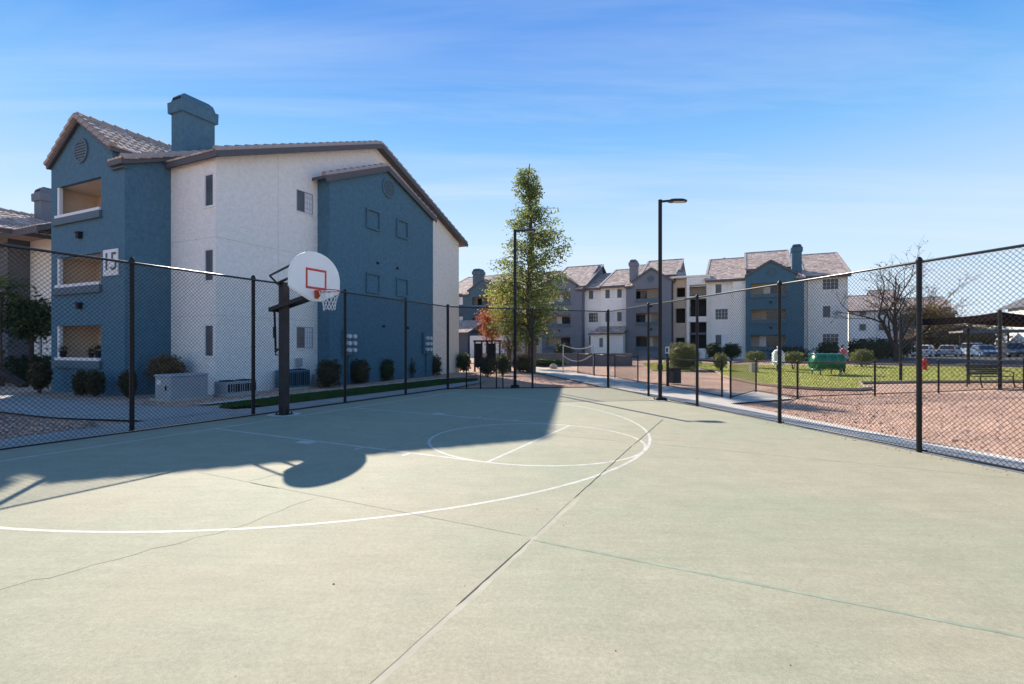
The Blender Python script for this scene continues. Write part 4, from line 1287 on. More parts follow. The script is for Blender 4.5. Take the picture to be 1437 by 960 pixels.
def stair_tower():
    root = far_root("pale stair tower with open dark landings between the gray and the blue apartment buildings", -7.2)
    fr = Frame(root)
    f = Fac(fr, 'f', 1.8)
    mb = MB()
    H1 = [(.15, 1.15, .05, 2.2), (.15, 1.2, 3.9, 5.6), (.25, 1.2, 6.9, 8.0)]
    f.wall(mb, -.1, 1.45, -.6, 8.9, H1, .9)
    mb.build("wall", M_CREAM, root)
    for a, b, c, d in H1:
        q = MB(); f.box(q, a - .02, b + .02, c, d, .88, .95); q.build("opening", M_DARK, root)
    f = Fac(fr, 'f', .9)
    mb = MB()
    H = [(1.75, 3.55, .95, 3.95), (1.75, 3.55, 4.55, 6.6), (1.75, 3.55, 6.85, 8.15)]
    f.wall(mb, 1.45, 3.95, -.6, 9.0, H, 1.6); Fac(fr, 'l', 1.45).wall(mb, .9, 4, -.6, 9.0)
    mb.build("frame_wall", M_WHITE, root)
    for i, (a, b, c, d) in enumerate(H):
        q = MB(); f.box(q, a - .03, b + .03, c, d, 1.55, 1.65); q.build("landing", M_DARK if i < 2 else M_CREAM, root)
        q = MB()
        f.box(q, a, b, c + .98, c + 1.04, .05, .10); f.box(q, a, b, c + .05, c + .10, .05, .10)
        for k in range(16):
            s = a + (b - a) * (k + .5) / 16
            f.box(q, s - .012, s + .012, c + .10, c + .98, .06, .09)
        q.build("railing", M_BLACK, root)
    q = MB(); f.box(q, 1.75, 3.55, 2.5, 2.75, .02, .5); q.build("beam", M_DGRAY, root)
    q = MB(); f.box(q, -.2, 4.0, 9.01, 9.2, -.12, 4); q.build("parapet", M_WHITE, root)
    q = MB(); f.box(q, 1.8, 3.5, 7.95, 8.14, .6, .7); q.build("light_panel", M_BLIND, root)
    chimney(fr, .2, .95, 3.0, 3.8, 8.9, 10.3, M_GRAY)
stair_tower()

def building_a():
    root = far_root("teal far apartment building partly hidden behind the orange and yellow trees", -29.1)
    fr = Frame(root, -1)
    bay(fr, 5.3, 1.2, M_TEAL, op=(1.0, 4.0), deco=2)
    chimney(fr, 3.6, 4.7, 1.4, 2.8, 8.3, 11.9, M_TEAL)
    wing(Frame(root), 0, 6.1, 1.6, M_CREAM, [(.8, 2.2, *z) for z in Z3] + [(3.6, 5.0, *z) for z in Z3], style='dark')
    wing_roof(Frame(root), -10.5, 6.1, 1.2, 8.5, 12.1, 9.0, M_TEAL)
    wing(Frame(root), -10.2, -5.3, 1.6, M_TEAL, [(-7.6, -6.4, *z) for z in Z3], style='slider')
    q = MB(); f = Fac(Frame(root), 'f', -5.0)
    f.wall(q, -7.6, -1.8, -.6, 2.9, [(-5.2, -4.2, -.5, 1.9)], .2); Fac(Frame(root), 'r', -1.8).wall(q, -5.0, .1, -.6, 2.9)
    q.build("entry_wall", M_DGRAY, root)
    q = MB(); f.box(q, -5.22, -4.18, -.5, 1.92, .17, .24); q.build("door", M_DARK, root)
    q = MB(); f.wall(q, -1.5, 3.2, -.6, 2.5); f.box(q, -1.5, 3.2, -.6, 2.5, .05, 3); q.build("garden_room_wall", M_WHITE, root)
    d = MB(); A, B, C, D = (-7.8, -5.3, 2.9), (-1.6, -5.3, 2.9), (-1.6, 0, 4.7), (-7.8, 0, 4.7)
    slab(d, Frame(root), A, B, C, D, .18)
    rf = d.build("entry_roof", M_FASCIA, root)
    tiled_slope(Frame(root), rf, A, B, C, D, .36, .42, 44)
building_a()

def neighbour():
    o = W(-32.5, 13.2)
    root = thing("apartment_building", "gray neighbouring apartment building at the left edge, with a low tiled roof and chimney", 'building', (o[0], o[1], 0), -TH, group="three-storey apartment buildings")
    fr = Frame(root)
    f = Fac(fr, 'f', 0.0); q = MB()
    f.wall(q, -2.3, 3.0, -.5, 7.2, [(-1.15, -.75, 1.15, 2.25)], .1)
    q.build("wall", M_WHITE, root)
    f.window(-1.15, -.75, 1.15, 2.25, .1, style='single')
    f = Fac(fr, 'f', -.9); q = MB()
    f.wall(q, -14, -2.0, -.5, 7.0, [(-6.5, -5.3, 4.4, 5.6)], .06); Fac(fr, 'r', -2.0).wall(q, -.9, 0, -.5, 7.2)
    q.build("bay_wall", M_DGRAY, root)
    f.window(-6.5, -5.3, 4.4, 5.6, .06)
    f2 = Fac(fr, 'f', -1.6); q = MB()
    f2.wall(q, -14, -3.4, -.5, 2.75); Fac(fr, 'r', -3.4).wall(q, -1.6, -.9, -.5, 2.75); f2.box(q, -14, -3.3, 2.751, 2.85, -.06, .8)
    q.build("annex_wall", M_SLATE, root)
    d = MB(); slab(d, fr, (-14.5, -1.7, 7.15), (3.2, -1.7, 7.15), (3.2, 1.6, 8.5), (-14.5, 1.6, 8.5), .2)
    rf = d.build("roof", M_FASCIA, root)
    fascia(fr, rf, [(-14.5, -1.73, 7.15), (3.2, -1.73, 7.15)], .30, .06)
    tiled_slope(fr, rf, (-14.5, -1.7, 7.15), (3.2, -1.7, 7.15), (3.2, 1.6, 8.5), (-14.5, 1.6, 8.5), .30, .40, 51)
    d = MB(); slab(d, fr, (.8, -4, 7.2), (.8, 16, 7.2), (-4.2, 16, 9.0), (-4.2, -4, 9.0), .2); slab(d, fr, (-4.21, -4, 9.0), (-4.21, 16, 9.0), (-9.2, 16, 7.2), (-9.2, -4, 7.2), .2)
    r2 = d.build("cross_roof", M_FASCIA, root)
    tiled_slope(fr, r2, (.8, -4, 7.2), (.8, 16, 7.2), (-4.2, 16, 9.0), (-4.2, -4, 9.0), .30, .40, 52)
    rake_tiles(fr, r2, (-4.2, -4, 9.02), (-4.2, 16, 9.02), .44)
    chimney(fr, -3.9, -3.1, .9, 2.0, 8.4, 10.6, M_GRAY)
neighbour()

def far_right():
    def root_at(label, v, u, z0=.4):
        o = W(v, u)
        return thing("apartment_building", label, 'building', (o[0], o[1], z0), -TH, group="three-storey apartment buildings")
    root = root_at("distant cream apartment building with pale window surrounds, behind the bare tree", 18.6, 113.6)
    fr = Frame(root)
    wing(fr, 0, 8.2, 0, M_WHITE, [(1.6, 2.6, *z) for z in Z3] + [(4.6, 5.6, *z) for z in Z3], 7.9, style='dark')
    for a in (1.6, 4.6):
        for z in Z3:
            Fac(fr, 'f', 0).trim_frame("window_surround", a - .22, a + 1.22, z[0] - .22, z[1] + .22, M_FRAME, .2, .09)
    wing_roof(fr, -.4, 4.4, -.6, 7.9, 11.3, 7, M_WHITE)
    wing_roof(fr, 4.5, 8.6, -.2, 8.1, 12.4, 8.5, M_WHITE)
    root = root_at("distant dark blue apartment building behind the bare tree and the shade sail", 28.6, 112.0)
    fr = Frame(root)
    wing(fr, -2.0, 4.8, 0, M_TEAL, [(.4, 1.0, *z) for z in Z3] + [(2.6, 3.4, *z) for z in Z3], 7.0, style='slider')
    wing_roof(fr, -2.4, 5.4, -.8, 7.0, 10.4, 7.5, M_TEAL)
    root = root_at("distant white gabled apartment building at the right edge above the carport", 42.0, 106.0)
    fr = Frame(root)
    f = Fac(fr, 'f', 0); q = MB()
    f.wall(q, 0, 12, -.6, 8.0, [(4.0, 5.2, 5.6, 6.8)], .12, top=[(0, 8.0), (12, 8.0), (6, 11.2)]); Fac(fr, 'l', 0).wall(q, 0, 9, -.6, 8.0)
    q.build("wall", M_WHITE, root); f.window(4.0, 5.2, 5.6, 6.8, .12, style='slider')
    d = MB(); slab(d, fr, (-.5, -.4, 7.75), (6, -.4, 11.3), (6, 12, 11.3), (-.5, 12, 7.75), .18); slab(d, fr, (6.01, -.4, 11.3), (12.5, -.4, 7.75), (12.5, 12, 7.75), (6.01, 12, 11.3), .18)
    d.build("roof", M_FASCIA, root)
far_right()

# ------------------------------------------------------------------ trees and shrubs
def limb(mb, rng, p, d, length, r0, r1, n=5, bend=.12, sides=6, droop=0.0):
    pts = [Vector(p)]; d = Vector(d).normalized()
    for i in range(n):
        d = (d + Vector((rng.uniform(-bend, bend), rng.uniform(-bend, bend), rng.uniform(-bend, bend) - droop * (i + 1) / n))).normalized()
        pts.append(pts[-1] + d * (length / n))
    mb.tube(pts, [r0 + (r1 - r0) * i / n for i in range(n + 1)], sides, caps=False)
    return pts
def tall_tree():
    X, Y = 1.19, 31.2; z0 = gz(X, Y)
    root = thing("tall_tree", "tall narrow green tree with drooping sprays, on the gravel beyond the far fence", 'tree', (X, Y, z0))
    rng = random.Random(11); nr = np.random.default_rng(11)
    mb = MB(); H = 13.1
    tr = [Vector((0, 0, -.1))]
    for i in range(1, 15):
        z = H * i / 14
        tr.append(Vector((.10 * math.sin(i * .9) - .02 * i * .3, .08 * math.cos(i * 1.3), z)))
    mb.tube(tr, [max(.03, .30 * (1 - i / 14.5) ** .85) for i in range(15)], 10)
    def env(z):
        k = [(1.8, .8), (2.6, 1.7), (4.0, 2.45), (6.4, 2.6), (8.2, 2.4), (9.8, 1.75), (11.0, 1.2), (12.4, .9), (13.2, .5)]
        for (a, ra), (b, rb) in zip(k[:-1], k[1:]):
            if a <= z <= b: return ra + (rb - ra) * (z - a) / (b - a)
        return .3
    P = []
    for i in range(170):
        z = 2.3 + (H - 2.5) * (i + rng.random()) / 170
        a = rng.uniform(0, 6.283); R = env(z) * rng.uniform(.55, 1.15) * (.95 + .28 * math.sin(a * 2 + z * 1.3) * math.cos(z * 1.9 + a))
        base = tr[min(14, int(z / H * 14))]
        k = z / H * 14 - int(z / H * 14)
        b0 = Vector((base.x, base.y, z - .25 * R))
        pts = limb(mb, rng, b0, (math.cos(a), math.sin(a), .55), R * 1.05, .035 * (1.2 - z / H) + .008, .005, 5, .10, 4, .22)
        nl = int(30 + 44 * R)
        for q in range(nl):
            t = rng.uniform(.25, 1.0) * 5
            j = min(4, int(t)); c = pts[j].lerp(pts[j + 1], t - j)
            hang = abs(rng.gauss(0, .36))
            P.append((c.x + rng.gauss(0, .13), c.y + rng.gauss(0, .13), c.z - hang + rng.gauss(0, .06)))
    for (dx, dz, L) in ((.9, 1.0, 1.3), (-.8, .9, 1.2), (-.2, 1, 1.0)):
        limb(mb, rng, (0, 0, 10.3), (dx, .1, dz), L, .02, .004, 4, .1, 4)
    mb.build("trunk", M_BARK, root)
    leaf_cloud("crown", np.array(P), .175, L_OLIVE, root, 12, .5)
tall_tree()

def crown_tree(name, label, X, Y, height, crown, leaf, nleaf, lsize, bark=M_BARK, trunk_r=.1, seed=1, fork=.45, clumps=26, spread=.42, group=None, nb=9):
    """crown: (cx, cy, cz, rx, ry, rz) relative to the foot."""
    root = thing(name, label, 'tree', on_ground(X, Y), group=group)
    rng = random.Random(seed); nr = np.random.default_rng(seed)
    mb = MB(); cx_, cy_, cz_, rx, ry, rz = crown
    f = Vector((cx_ * .4, cy_ * .4, max(.4, (cz_ - rz) * .9 + .2)))
    mb.tube([(0, 0, -.1), f * .5, f], [trunk_r * 1.2, trunk_r, trunk_r * .85], 8)
    for i in range(nb):
        a = rng.uniform(0, 6.283); t = Vector((cx_ + rx * .7 * math.cos(a), cy_ + ry * .7 * math.sin(a), cz_ + rz * rng.uniform(-.3, .8)))
        limb(mb, rng, f, t - f, (t - f).length, trunk_r * .6, .01, 5, .12, 5)
    mb.build("trunk", bark, root)
    C = []
    while len(C) < clumps:
        q = nr.uniform(-1, 1, 3)
        if .25 < np.linalg.norm(q) < 1: C.append(q * np.array([rx, ry, rz]) + np.array([cx_, cy_, cz_]))
    C = np.array(C)
    idx = nr.integers(0, clumps, nleaf)
    sc = spread * nr.uniform(.6, 1.3, clumps)
    pts = C[idx] + nr.normal(0, 1, (nleaf, 3)) * sc[idx][:, None] * np.array([1, 1, .75])
    leaf_cloud("crown", pts, lsize, leaf, root, seed + 1, .6)
    return root
crown_tree("yellow_tree", "yellow-green leafy tree left of the tall tree's trunk", -.25, 33.8, 6, (-.05, 0, 4.4, 1.40, 1.2, 2.0), L_YELLOW, 4600, .17, seed=21, clumps=30, spread=.38)
crown_tree("orange_tree", "small orange-red tree behind the dark gateway", -1.45, 36.5, 4, (-.1, 0, 3.35, .95, .9, 1.15), L_RED, 3800, .13, seed=22, clumps=24, spread=.28)
crown_tree("brown_tree", "small brown-leaved tree between the gateway and the tall tree", -.15, 33.2, 3, (0, 0, 2.1, .6, .6, 1.0), L_BROWN, 1500, .12, seed=23, clumps=16, spread=.24)
crown_tree("amber_tree", "amber-leaved tree just right of the tall tree's trunk", 1.0, 37.0, 5, (.2, 0, 3.4, 1.0, 1.0, 1.3), L_YELLOW, 1600, .15, seed=24, clumps=18, spread=.32)
crown_tree("garden_tree", "dark green tree in front of the neighbouring building's gray and white walls", -22.3, 23.0, 5, (.1, 0, 2.95, 1.15, 1.0, .72), L_GREEN, 4200, .17, bark=M_BARK2, seed=26, clumps=34, spread=.34)
q = MB()
q.tube([(-21.0, 21.4, -.12), (-21.7, 21.5, .25), (-22.6, 21.7, .75), (-24.0, 22.0, 1.5)], [.17, .16, .15, .13], 8)
tag(q.build("fallen_trunk", M_BARK2), "dark slanting trunk lying low at the left edge of the gravel", 'trunk')

HEDGE = "clipped bushes along the building's foot"
def bush(label, X, Y, r, leaf, n, lsize, seed, sq=2.0, cz=None, group=None, stem=False, name="bush", k=1.0):
    """A clipped or loose shrub: a shell of leaves on a rounded box of half sizes r, standing on the ground."""
    nr = np.random.default_rng(seed)
    if group == HEDGE: k, sq = .82, max(sq, 4.5)
    rx, ry, rz = r[0] * k, r[1] * k, r[2] * k
    cz = rz if cz is None else cz * k
    lsize *= k ** .5
    q = nr.normal(size=(n, 3))
    q /= (np.abs(q) ** sq).sum(1, keepdims=True) ** (1 / sq)
    lump = 1 + .14 * np.sin(q[:, 0:1] * 5 + seed) * np.cos(q[:, 1:2] * 4 + q[:, 2:3] * 5) + .09 * np.sin(q[:, 0:1] * 11 + q[:, 2:3] * 9 + seed * 2)
    rad = nr.uniform(.78, 1.10, (n, 1))
    P = q * rad * lump * np.array([rx, ry, rz]) + np.array([0, 0, cz])
    P = P[P[:, 2] > .02]
    core = MB(); N, M = 10, 6
    vs = []
    for i in range(M + 1):
        t = math.pi * i / M
        for k in range(N):
            a = 2 * math.pi * k / N
            d = np.array([math.sin(t) * math.cos(a), math.sin(t) * math.sin(a), math.cos(t)])
            d = d / ((np.abs(d) ** sq).sum() ** (1 / sq) + 1e-9) * .80
            vs.append((d[0] * rx, d[1] * ry, max(0.0, d[2] * rz + cz)))
    core.add(vs, [(i * N + k, i * N + (k + 1) % N, (i + 1) * N + (k + 1) % N, (i + 1) * N + k) for i in range(M) for k in range(N)])
    root = thing(name, label, 'bush', on_ground(X, Y, -.03), group=group)
    leaf_cloud("foliage", P, lsize, leaf, root, seed + 7, .6, extra=core)
    if cz > rz * 1.05 or stem:
        t = MB()
        for k in range(3):
            t.tube([(.03 * k - .03, 0, 0), ((k - 1) * rx * .3, (k % 2) * .1, cz - rz * .4)], .025, 5)
        t.build("stem", M_BARK2, root)
    return root
HEDGE = "clipped bushes along the building's foot"
bush("large clipped dark bush at the white wall's end, right of the hoop pole", -7.72, 20.9, (.50, .45, .62), L_BRONZE, 2200, .085, 31, 3.2, .68, HEDGE)
bush("clipped dark bush directly below the nearer meter bank", -7.1, 23.2, (.46, .45, .62), L_BRONZE, 1900, .085, 32, 3.2, .66, HEDGE)
bush("clipped green bush right of the nearer meter bank, before the blue panel wall", -6.38, 25.2, (.40, .4, .60), L_GREEN, 1700, .085, 33, 2.6, .62, HEDGE)
bush("narrow clipped bush before the blue panel wall, right behind a fence post", -5.74, 27.4, (.40, .4, .58), L_BRONZE, 1600, .085, 34, 2.6, .60, HEDGE)
bush("clipped bush at the far end of the blue panel wall, below the farther meters", -4.62, 29.4, (.48, .4, .68), L_BRONZE, 1700, .09, 35, 3.2, .70, HEDGE)
bush("leafy green bush just right of the building's far corner", -3.2, 32.9, (.50, .45, .66), L_GREEN, 1700, .10, 36, 2.4, .80, HEDGE, True)
bush("low rounded bush at the foot of the tall tree", .70, 31.2, (.62, .55, .50), L_BRONZE, 1500, .09, 37, 2.4, .52)
bush("reddish bush between the posts of the low fence", -1.35, 27.0, (.48, .45, .50), L_BRONZE, 1500, .085, 38, 2.2, .60)
bush("small green bush right of the reddish bush", -.55, 28.5, (.38, .38, .55), L_GREEN, 1200, .09, 39, 2.2, .62)
bush("brown flowering bush behind the gray utility box", -12.46, 17.9, (.56, .48, .46), L_FLOWER, 2200, .08, 41, 2.2, .92, None, True)
bush("scruffy bush in front of the ground-floor balcony, left one of the pair", *W(-21.25, 9.55), (.34, .34, .52), L_BRONZE, 1100, .10, 42, 2.0, .55, "scruffy bushes under the balcony", True, k=.78)
bush("scruffy bush in front of the ground-floor balcony, right one of the pair", *W(-20.44, 9.55), (.34, .34, .55), L_BRONZE, 1100, .10, 43, 2.0, .58, "scruffy bushes under the balcony", True, k=.78)
bush("small dark bush against the corner of the blue bay, beside a fence post", *W(-18.85, 9.75), (.30, .34, .50), L_BRONZE, 1000, .09, 44, 2.0, .62, None, True, k=.8)
bush("loose green shrub left of the blue bay's corner", *W(-23.6, 9.3), (.42, .4, .62), L_BRONZE, 1600, .10, 45, 2.0, .85, None, True, k=.75)
bush("long dark hedge left of the blue bay, below the white wall", -22.6, 23.4, (1.25, .6, .62), L_DARK, 3600, .11, 46, 3.4, .62, None, False, "hedge")
bush("large boxy green bush beyond the right-hand lamp post", 11.75, 34.1, (.95, .8, .86), L_LIT, 4200, .10, 51, 4.0, .86)
bush("round dark topiary in front of the blue and white building, left one of two", 19.2, 47.2, (.72, .7, .66), L_DARK, 1500, .13, 52, 2.6, .92, "round topiaries", True)
bush("round dark topiary in front of the blue and white building, right one of two", 20.9, 47.2, (.78, .7, .66), L_DARK, 1500, .13, 53, 2.6, .90, "round topiaries", True)
bush("small pale-topped bush behind the dog park gate post", 13.7, 32.6, (.42, .4, .5), L_LIT, 1100, .09, 54, 2.4, .62, None, True)
bush("flat-topped lit bush left of the white cabinet", 17.0, 34.6, (.62, .5, .36), L_LIT, 1300, .09, 55, 3.0, .82, "flat-topped bushes at the lawn's back", True)
bush("flat-topped lit bush right of the white cabinet", 18.7, 33.0, (.60, .5, .36), L_LIT, 1300, .09, 56, 3.0, .80, "flat-topped bushes at the lawn's back", True)
bush("cup-shaped lit bush right of the green barrel", 24.6, 34.9, (.68, .6, .50), L_LIT, 1500, .10, 57, 2.6, .72)
bush("dark bush under the blue and white building's right window", 29.6, 46.5, (1.0, .7, .8), L_DARK, 1700, .14, 58, 2.4, .9)
bush("dark hedge in front of the distant cream building", 38.5, 52.5, (3.6, 1.0, 1.0), L_DARK, 3500, .2, 59, 3.2, 1.0, None, False, "hedge")
bush("dark shrub row under the far balconies, left of the green barrel", 26.0, 46.5, (1.6, .7, .62), L_DARK, 1800, .14, 60, 3.0, .62, None, False, "hedge")
bush("low dark hedge at the foot of the gray garden wall", 2.6, 38.6, (1.6, .4, .28), L_GREEN, 1500, .10, 61, 3.0, .3, None, False, "hedge")
bush("dark bush below the ground-floor balcony of the gray building", 5.6, 54.0, (1.0, .7, .8), L_DARK, 1200, .15, 62, 2.2, .9)
bush("orange-brown hedge trees behind the parked cars", 70.0, 78.0, (7.5, 2.0, 2.3), L_FLOWER, 5000, .34, 63, 2.6, 2.7, None, True)

def bare_tree():
    X, Y = 34.2, 44.0
    root = thing("bare_tree", "almost bare dark tree with spreading branches and a few brown leaves", 'tree', on_ground(X, Y))
    root.scale = (.95, .95, .88)
    rng = random.Random(77); mb = MB(); P = []
    def grow(p, d, L, r, lev):
        pts = limb(mb, rng, p, d, L, max(r, .011), max(r * .55, .008), 5, .13, 6 if lev < 3 else 3, -.02 if lev < 2 else .05)
        if lev >= 5:
            if rng.random() < .35:
                for k in range(rng.randint(1, 5)):
                    c = pts[rng.randint(1, 5)]
                    P.append((c.x + rng.gauss(0, .1), c.y + rng.gauss(0, .1), c.z + rng.gauss(0, .1)))
            return
        nb = 4 if lev < 2 else (3 if lev < 4 else 4)
        for k in range(nb):
            t = pts[rng.randint(2, 5)] if k else pts[5]
            dd = (pts[5] - pts[3]).normalized()
            e = Vector((rng.uniform(-1, 1.1), rng.uniform(-.8, .8), rng.uniform(-.25, .75)))
            grow(t, dd * .8 + e * .75, L * rng.uniform(.52, .78), r * .5, lev + 1)
    mb.tube([(0, 0, -.2), (0, 0, .6), (-.1, 0, 1.2)], [.42, .34, .32], 10)
    for d, L, r in (((-.70, 0, 1.0), 4.0, .20), ((.15, .3, 1.0), 3.5, .17), ((.95, -.1, .70), 4.1, .18), ((.5, .3, .9), 3.7, .14), ((-.30, .1, 1.2), 4.6, .16)):
        grow((-.05, 0, 1.0), d, L, r, 1)
    mb.build("trunk", M_BARK2, root)
    nr = np.random.default_rng(3)
    # the remaining brown leaves hang mostly on the right side
    C = np.array([(2.6, 0, 4.6), (3.6, .2, 4.2), (2.0, .3, 5.2), (3.2, 0, 5.0), (4.4, .2, 4.0), (1.3, .2, 4.2), (4.1, 0, 4.7)])
    i = nr.integers(0, len(C), 3600)
    Q = C[i] + nr.normal(0, 1, (3600, 3)) * np.array([.85, .6, .50])
    leaf_cloud("crown", np.concatenate([np.array(P), Q]), .17, L_BROWN, root, 5, .6)
bare_tree()

def palm():
    X, Y = 31.5, 74.0
    root = thing("palm_tree", "palm tree top showing above the roof of the blue and white building", 'tree', on_ground(X, Y))
    MB().tube([(0, 0, 0), (.1, 0, 7), (0, 0, 13.0)], [.25, .2, .18], 8).build("trunk", M_BARK, root)
    rng = random.Random(4); mb = MB()
    for k in range(26):
        a = rng.uniform(0, 6.283); el = rng.uniform(-.3, 1.2); L = rng.uniform(1.6, 2.3)
        p = Vector((0, 0, 13.0)); d = Vector((math.cos(a) * math.cos(el), math.sin(a) * math.cos(el), math.sin(el)))
        pts = [p]
        for i in range(6):
            d = (d + Vector((0, 0, -.18))).normalized(); pts.append(pts[-1] + d * L / 6)
        s = d.cross(Vector((0, 0, 1))).normalized()
        for i in range(1, 6):
            for sg in (-1, 1):
                w = .42 * math.sin(math.pi * (i + .6) / 7)
                q = pts[i] + s * sg * w + (pts[i + 1] - pts[i]) * .9 - Vector((0, 0, .10))
                mb.poly([pts[i], pts[i + 1], q])
    mb.build("crown", L_PALM, root)
palm()
def palm_fronds():
    root = thing("small_palm", "yellow-green palm at the left edge in front of the gray neighbouring building", 'tree', on_ground(-22.6, 21.9))
    MB().tube([(0, 0, -.1), (-.1, 0, 2.2), (0, 0, 4.1)], [.16, .13, .12], 8).build("trunk", M_BARK, root)
    rng = random.Random(14); mb = MB()
    for k in range(34):
        a = rng.uniform(0, 6.283); el = rng.uniform(-.2, 1.3); L = rng.uniform(1.0, 1.5)
        d = Vector((math.cos(a) * math.cos(el), math.sin(a) * math.cos(el), math.sin(el)))
        pts = [Vector((0, 0, 4.1))]
        for i in range(6):
            d = (d + Vector((0, 0, -.2))).normalized(); pts.append(pts[-1] + d * L / 6)
        s = d.cross(Vector((0, 0, 1))).normalized()
        for i in range(1, 6):
            for sg in (-1, 1):
                w = .30 * math.sin(math.pi * (i + .6) / 7)
                mb.poly([pts[i], pts[i].lerp(pts[i + 1], .6), pts[i] + s * sg * w + (pts[i + 1] - pts[i]) * .9 - Vector((0, 0, .08))])
    mb.build("crown", L_PALM, root)
palm_fronds()

# ------------------------------------------------------------------ equipment beside the building
def louvre_unit(name, label, v, u, L, D, H, group=None, material=M_UTIL):
    X, Y = W(v, u)
    root = thing(name, label, 'air conditioner', (X, Y, gz(X, Y) - .05), -TH, group)
    MB().cham(-D / 2, D / 2, -L / 2, L / 2, 0, .08, .01).build("pad", M_CONC, root)
    b = MB(); b.cham(-D / 2 + .04, D / 2 - .04, -L / 2 + .04, L / 2 - .04, .08, H, .02); b.build("casing", material, root)
    for s in (1,):
        n = max(2, round(L / .42))
        for k in range(n):
            y0, y1 = -L / 2 + .07 + (L - .14) * k / n + .015, -L / 2 + .07 + (L - .14) * (k + 1) / n - .015
            g = MB(); x = D / 2 - .04
            g.box(x + .002, x + .012, y0, y1, .16, H - .09)
            gr = g.build("grille", M_DARK, root)
            for i in range(1, 4):
                y = y0 + (y1 - y0) * i / 4
                q = MB(); q.box(x + .0125, x + .022, y - .012, y + .012, .161, H - .091); q.build("slat", material, gr)
    for y in ([0] if L < 1.1 else [-L / 4, L / 4]):
        MB().lathe([(min(D, L) * .36, 0), (min(D, L) * .36, .03), (.05, .05)], 16, (0, y, H)).build("fan_guard", M_DARK, root)
AC = "air-conditioning units at the building's foot"
louvre_unit("air_conditioner", "low gray air conditioner with dark grilles at the white wall's near corner", -16.45, 11.95, 1.25, .75, .52, AC)
louvre_unit("air_conditioner", "dark air conditioner against the white wall behind the hoop pole", -16.75, 14.7, 1.3, .7, .78, AC, M_BLUE)
louvre_unit("air_conditioner", "low gray air conditioner with grilles just right of the hoop pole", -16.5, 16.15, .95, .7, .55, AC)

def utility_box():
    X, Y = -10.88, 16.37
    root = thing("utility_box", "large gray transformer box on a pad behind the left fence", 'utility box', (X, Y, gz(X, Y) - .06), -TH)
    MB().box(-.52, .52, -.70, .70, 0, .09).build("pad", M_CONC, root)
    MB().cham(-.42, .42, -.60, .60, .09, .80, .02).build("cabinet", M_UTIL, root)
    l_ = MB(); l_.hexa([(-.45, -.63, .801), (.45, -.63, .801), (.45, .63, .801), (-.45, .63, .801), (-.42, -.60, .86), (.42, -.60, .86), (.42, .60, .86), (-.42, .60, .86)])
    l_.build("lid", M_UTIL, root)
    MB().box(-.30, -.10, -.615, -.601, .54, .68).build("label_plate", M_WHITEP, root)
    MB().box(.14, .19, -.63, -.601, .36, .50).build("handle", M_DARK, root)
utility_box()

def wall_box():
    X, Y = W(-17.16, 15.35)
    root = thing("junction_box", "small pale junction box on the white wall below the corner window", 'junction box', (X, Y, .75), -TH)
    MB().cham(0, .12, -.13, .13, 0, .36, .02).build("cover", M_UTIL, root)
    MB().tube([(.05, 0, 0), (.05, 0, -.85)], .02, 6).build("conduit", M_UTIL, root)
wall_box()
def conduit_rack(name, label, v, u):
    pass

# ------------------------------------------------------------------ beyond the far fence
def gateway():
    X, Y = -1.75, 33.2
    root = thing("gateway", "dark screened gateway with two black panels under the orange tree", 'gateway', on_ground(X, Y), -.15)
    for x in (-.75, -.28, .12, .62, .95):
        MB().box(x - .05, x + .05, -.05, .05, -.1, 1.95).build("post", M_BROWNP, root)
    MB().box(-.85, 1.05, -.07, .07, 1.951, 2.06).build("beam", M_BROWNP, root)
    MB().box(-.69, -.34, -.02, .02, .25, 1.85).build("panel", M_DARK, root)
    MB().box(.18, .56, -.02, .02, .25, 1.85).build("panel", M_DARK, root)
gateway()
def garden_wall():
    a, b = Vector((-2.6, 40.2, 0)), Vector((9.6, 39.6, 0))
    root = thing("garden_wall", "low gray garden wall between the gravel and the gray and white building", 'wall', on_ground(a.x, a.y))
    d = b - a
    MB().hexa([(0, 0, -.3), (d.x, d.y, -.3), (d.x, d.y + .22, -.3), (0, .22, -.3), (0, 0, .92), (d.x, d.y, .92), (d.x, d.y + .22, .92), (0, .22, .92)]).build("wall", M_WALLG, root)
    MB().hexa([(-.02, -.04, .921), (d.x + .02, d.y - .04, .921), (d.x + .02, d.y + .26, .921), (-.02, .26, .921), (-.02, -.04, 1.0), (d.x + .02, d.y - .04, 1.0), (d.x + .02, d.y + .26, 1.0), (-.02, .26, 1.0)]).build("coping", M_WALLG, root)
garden_wall()
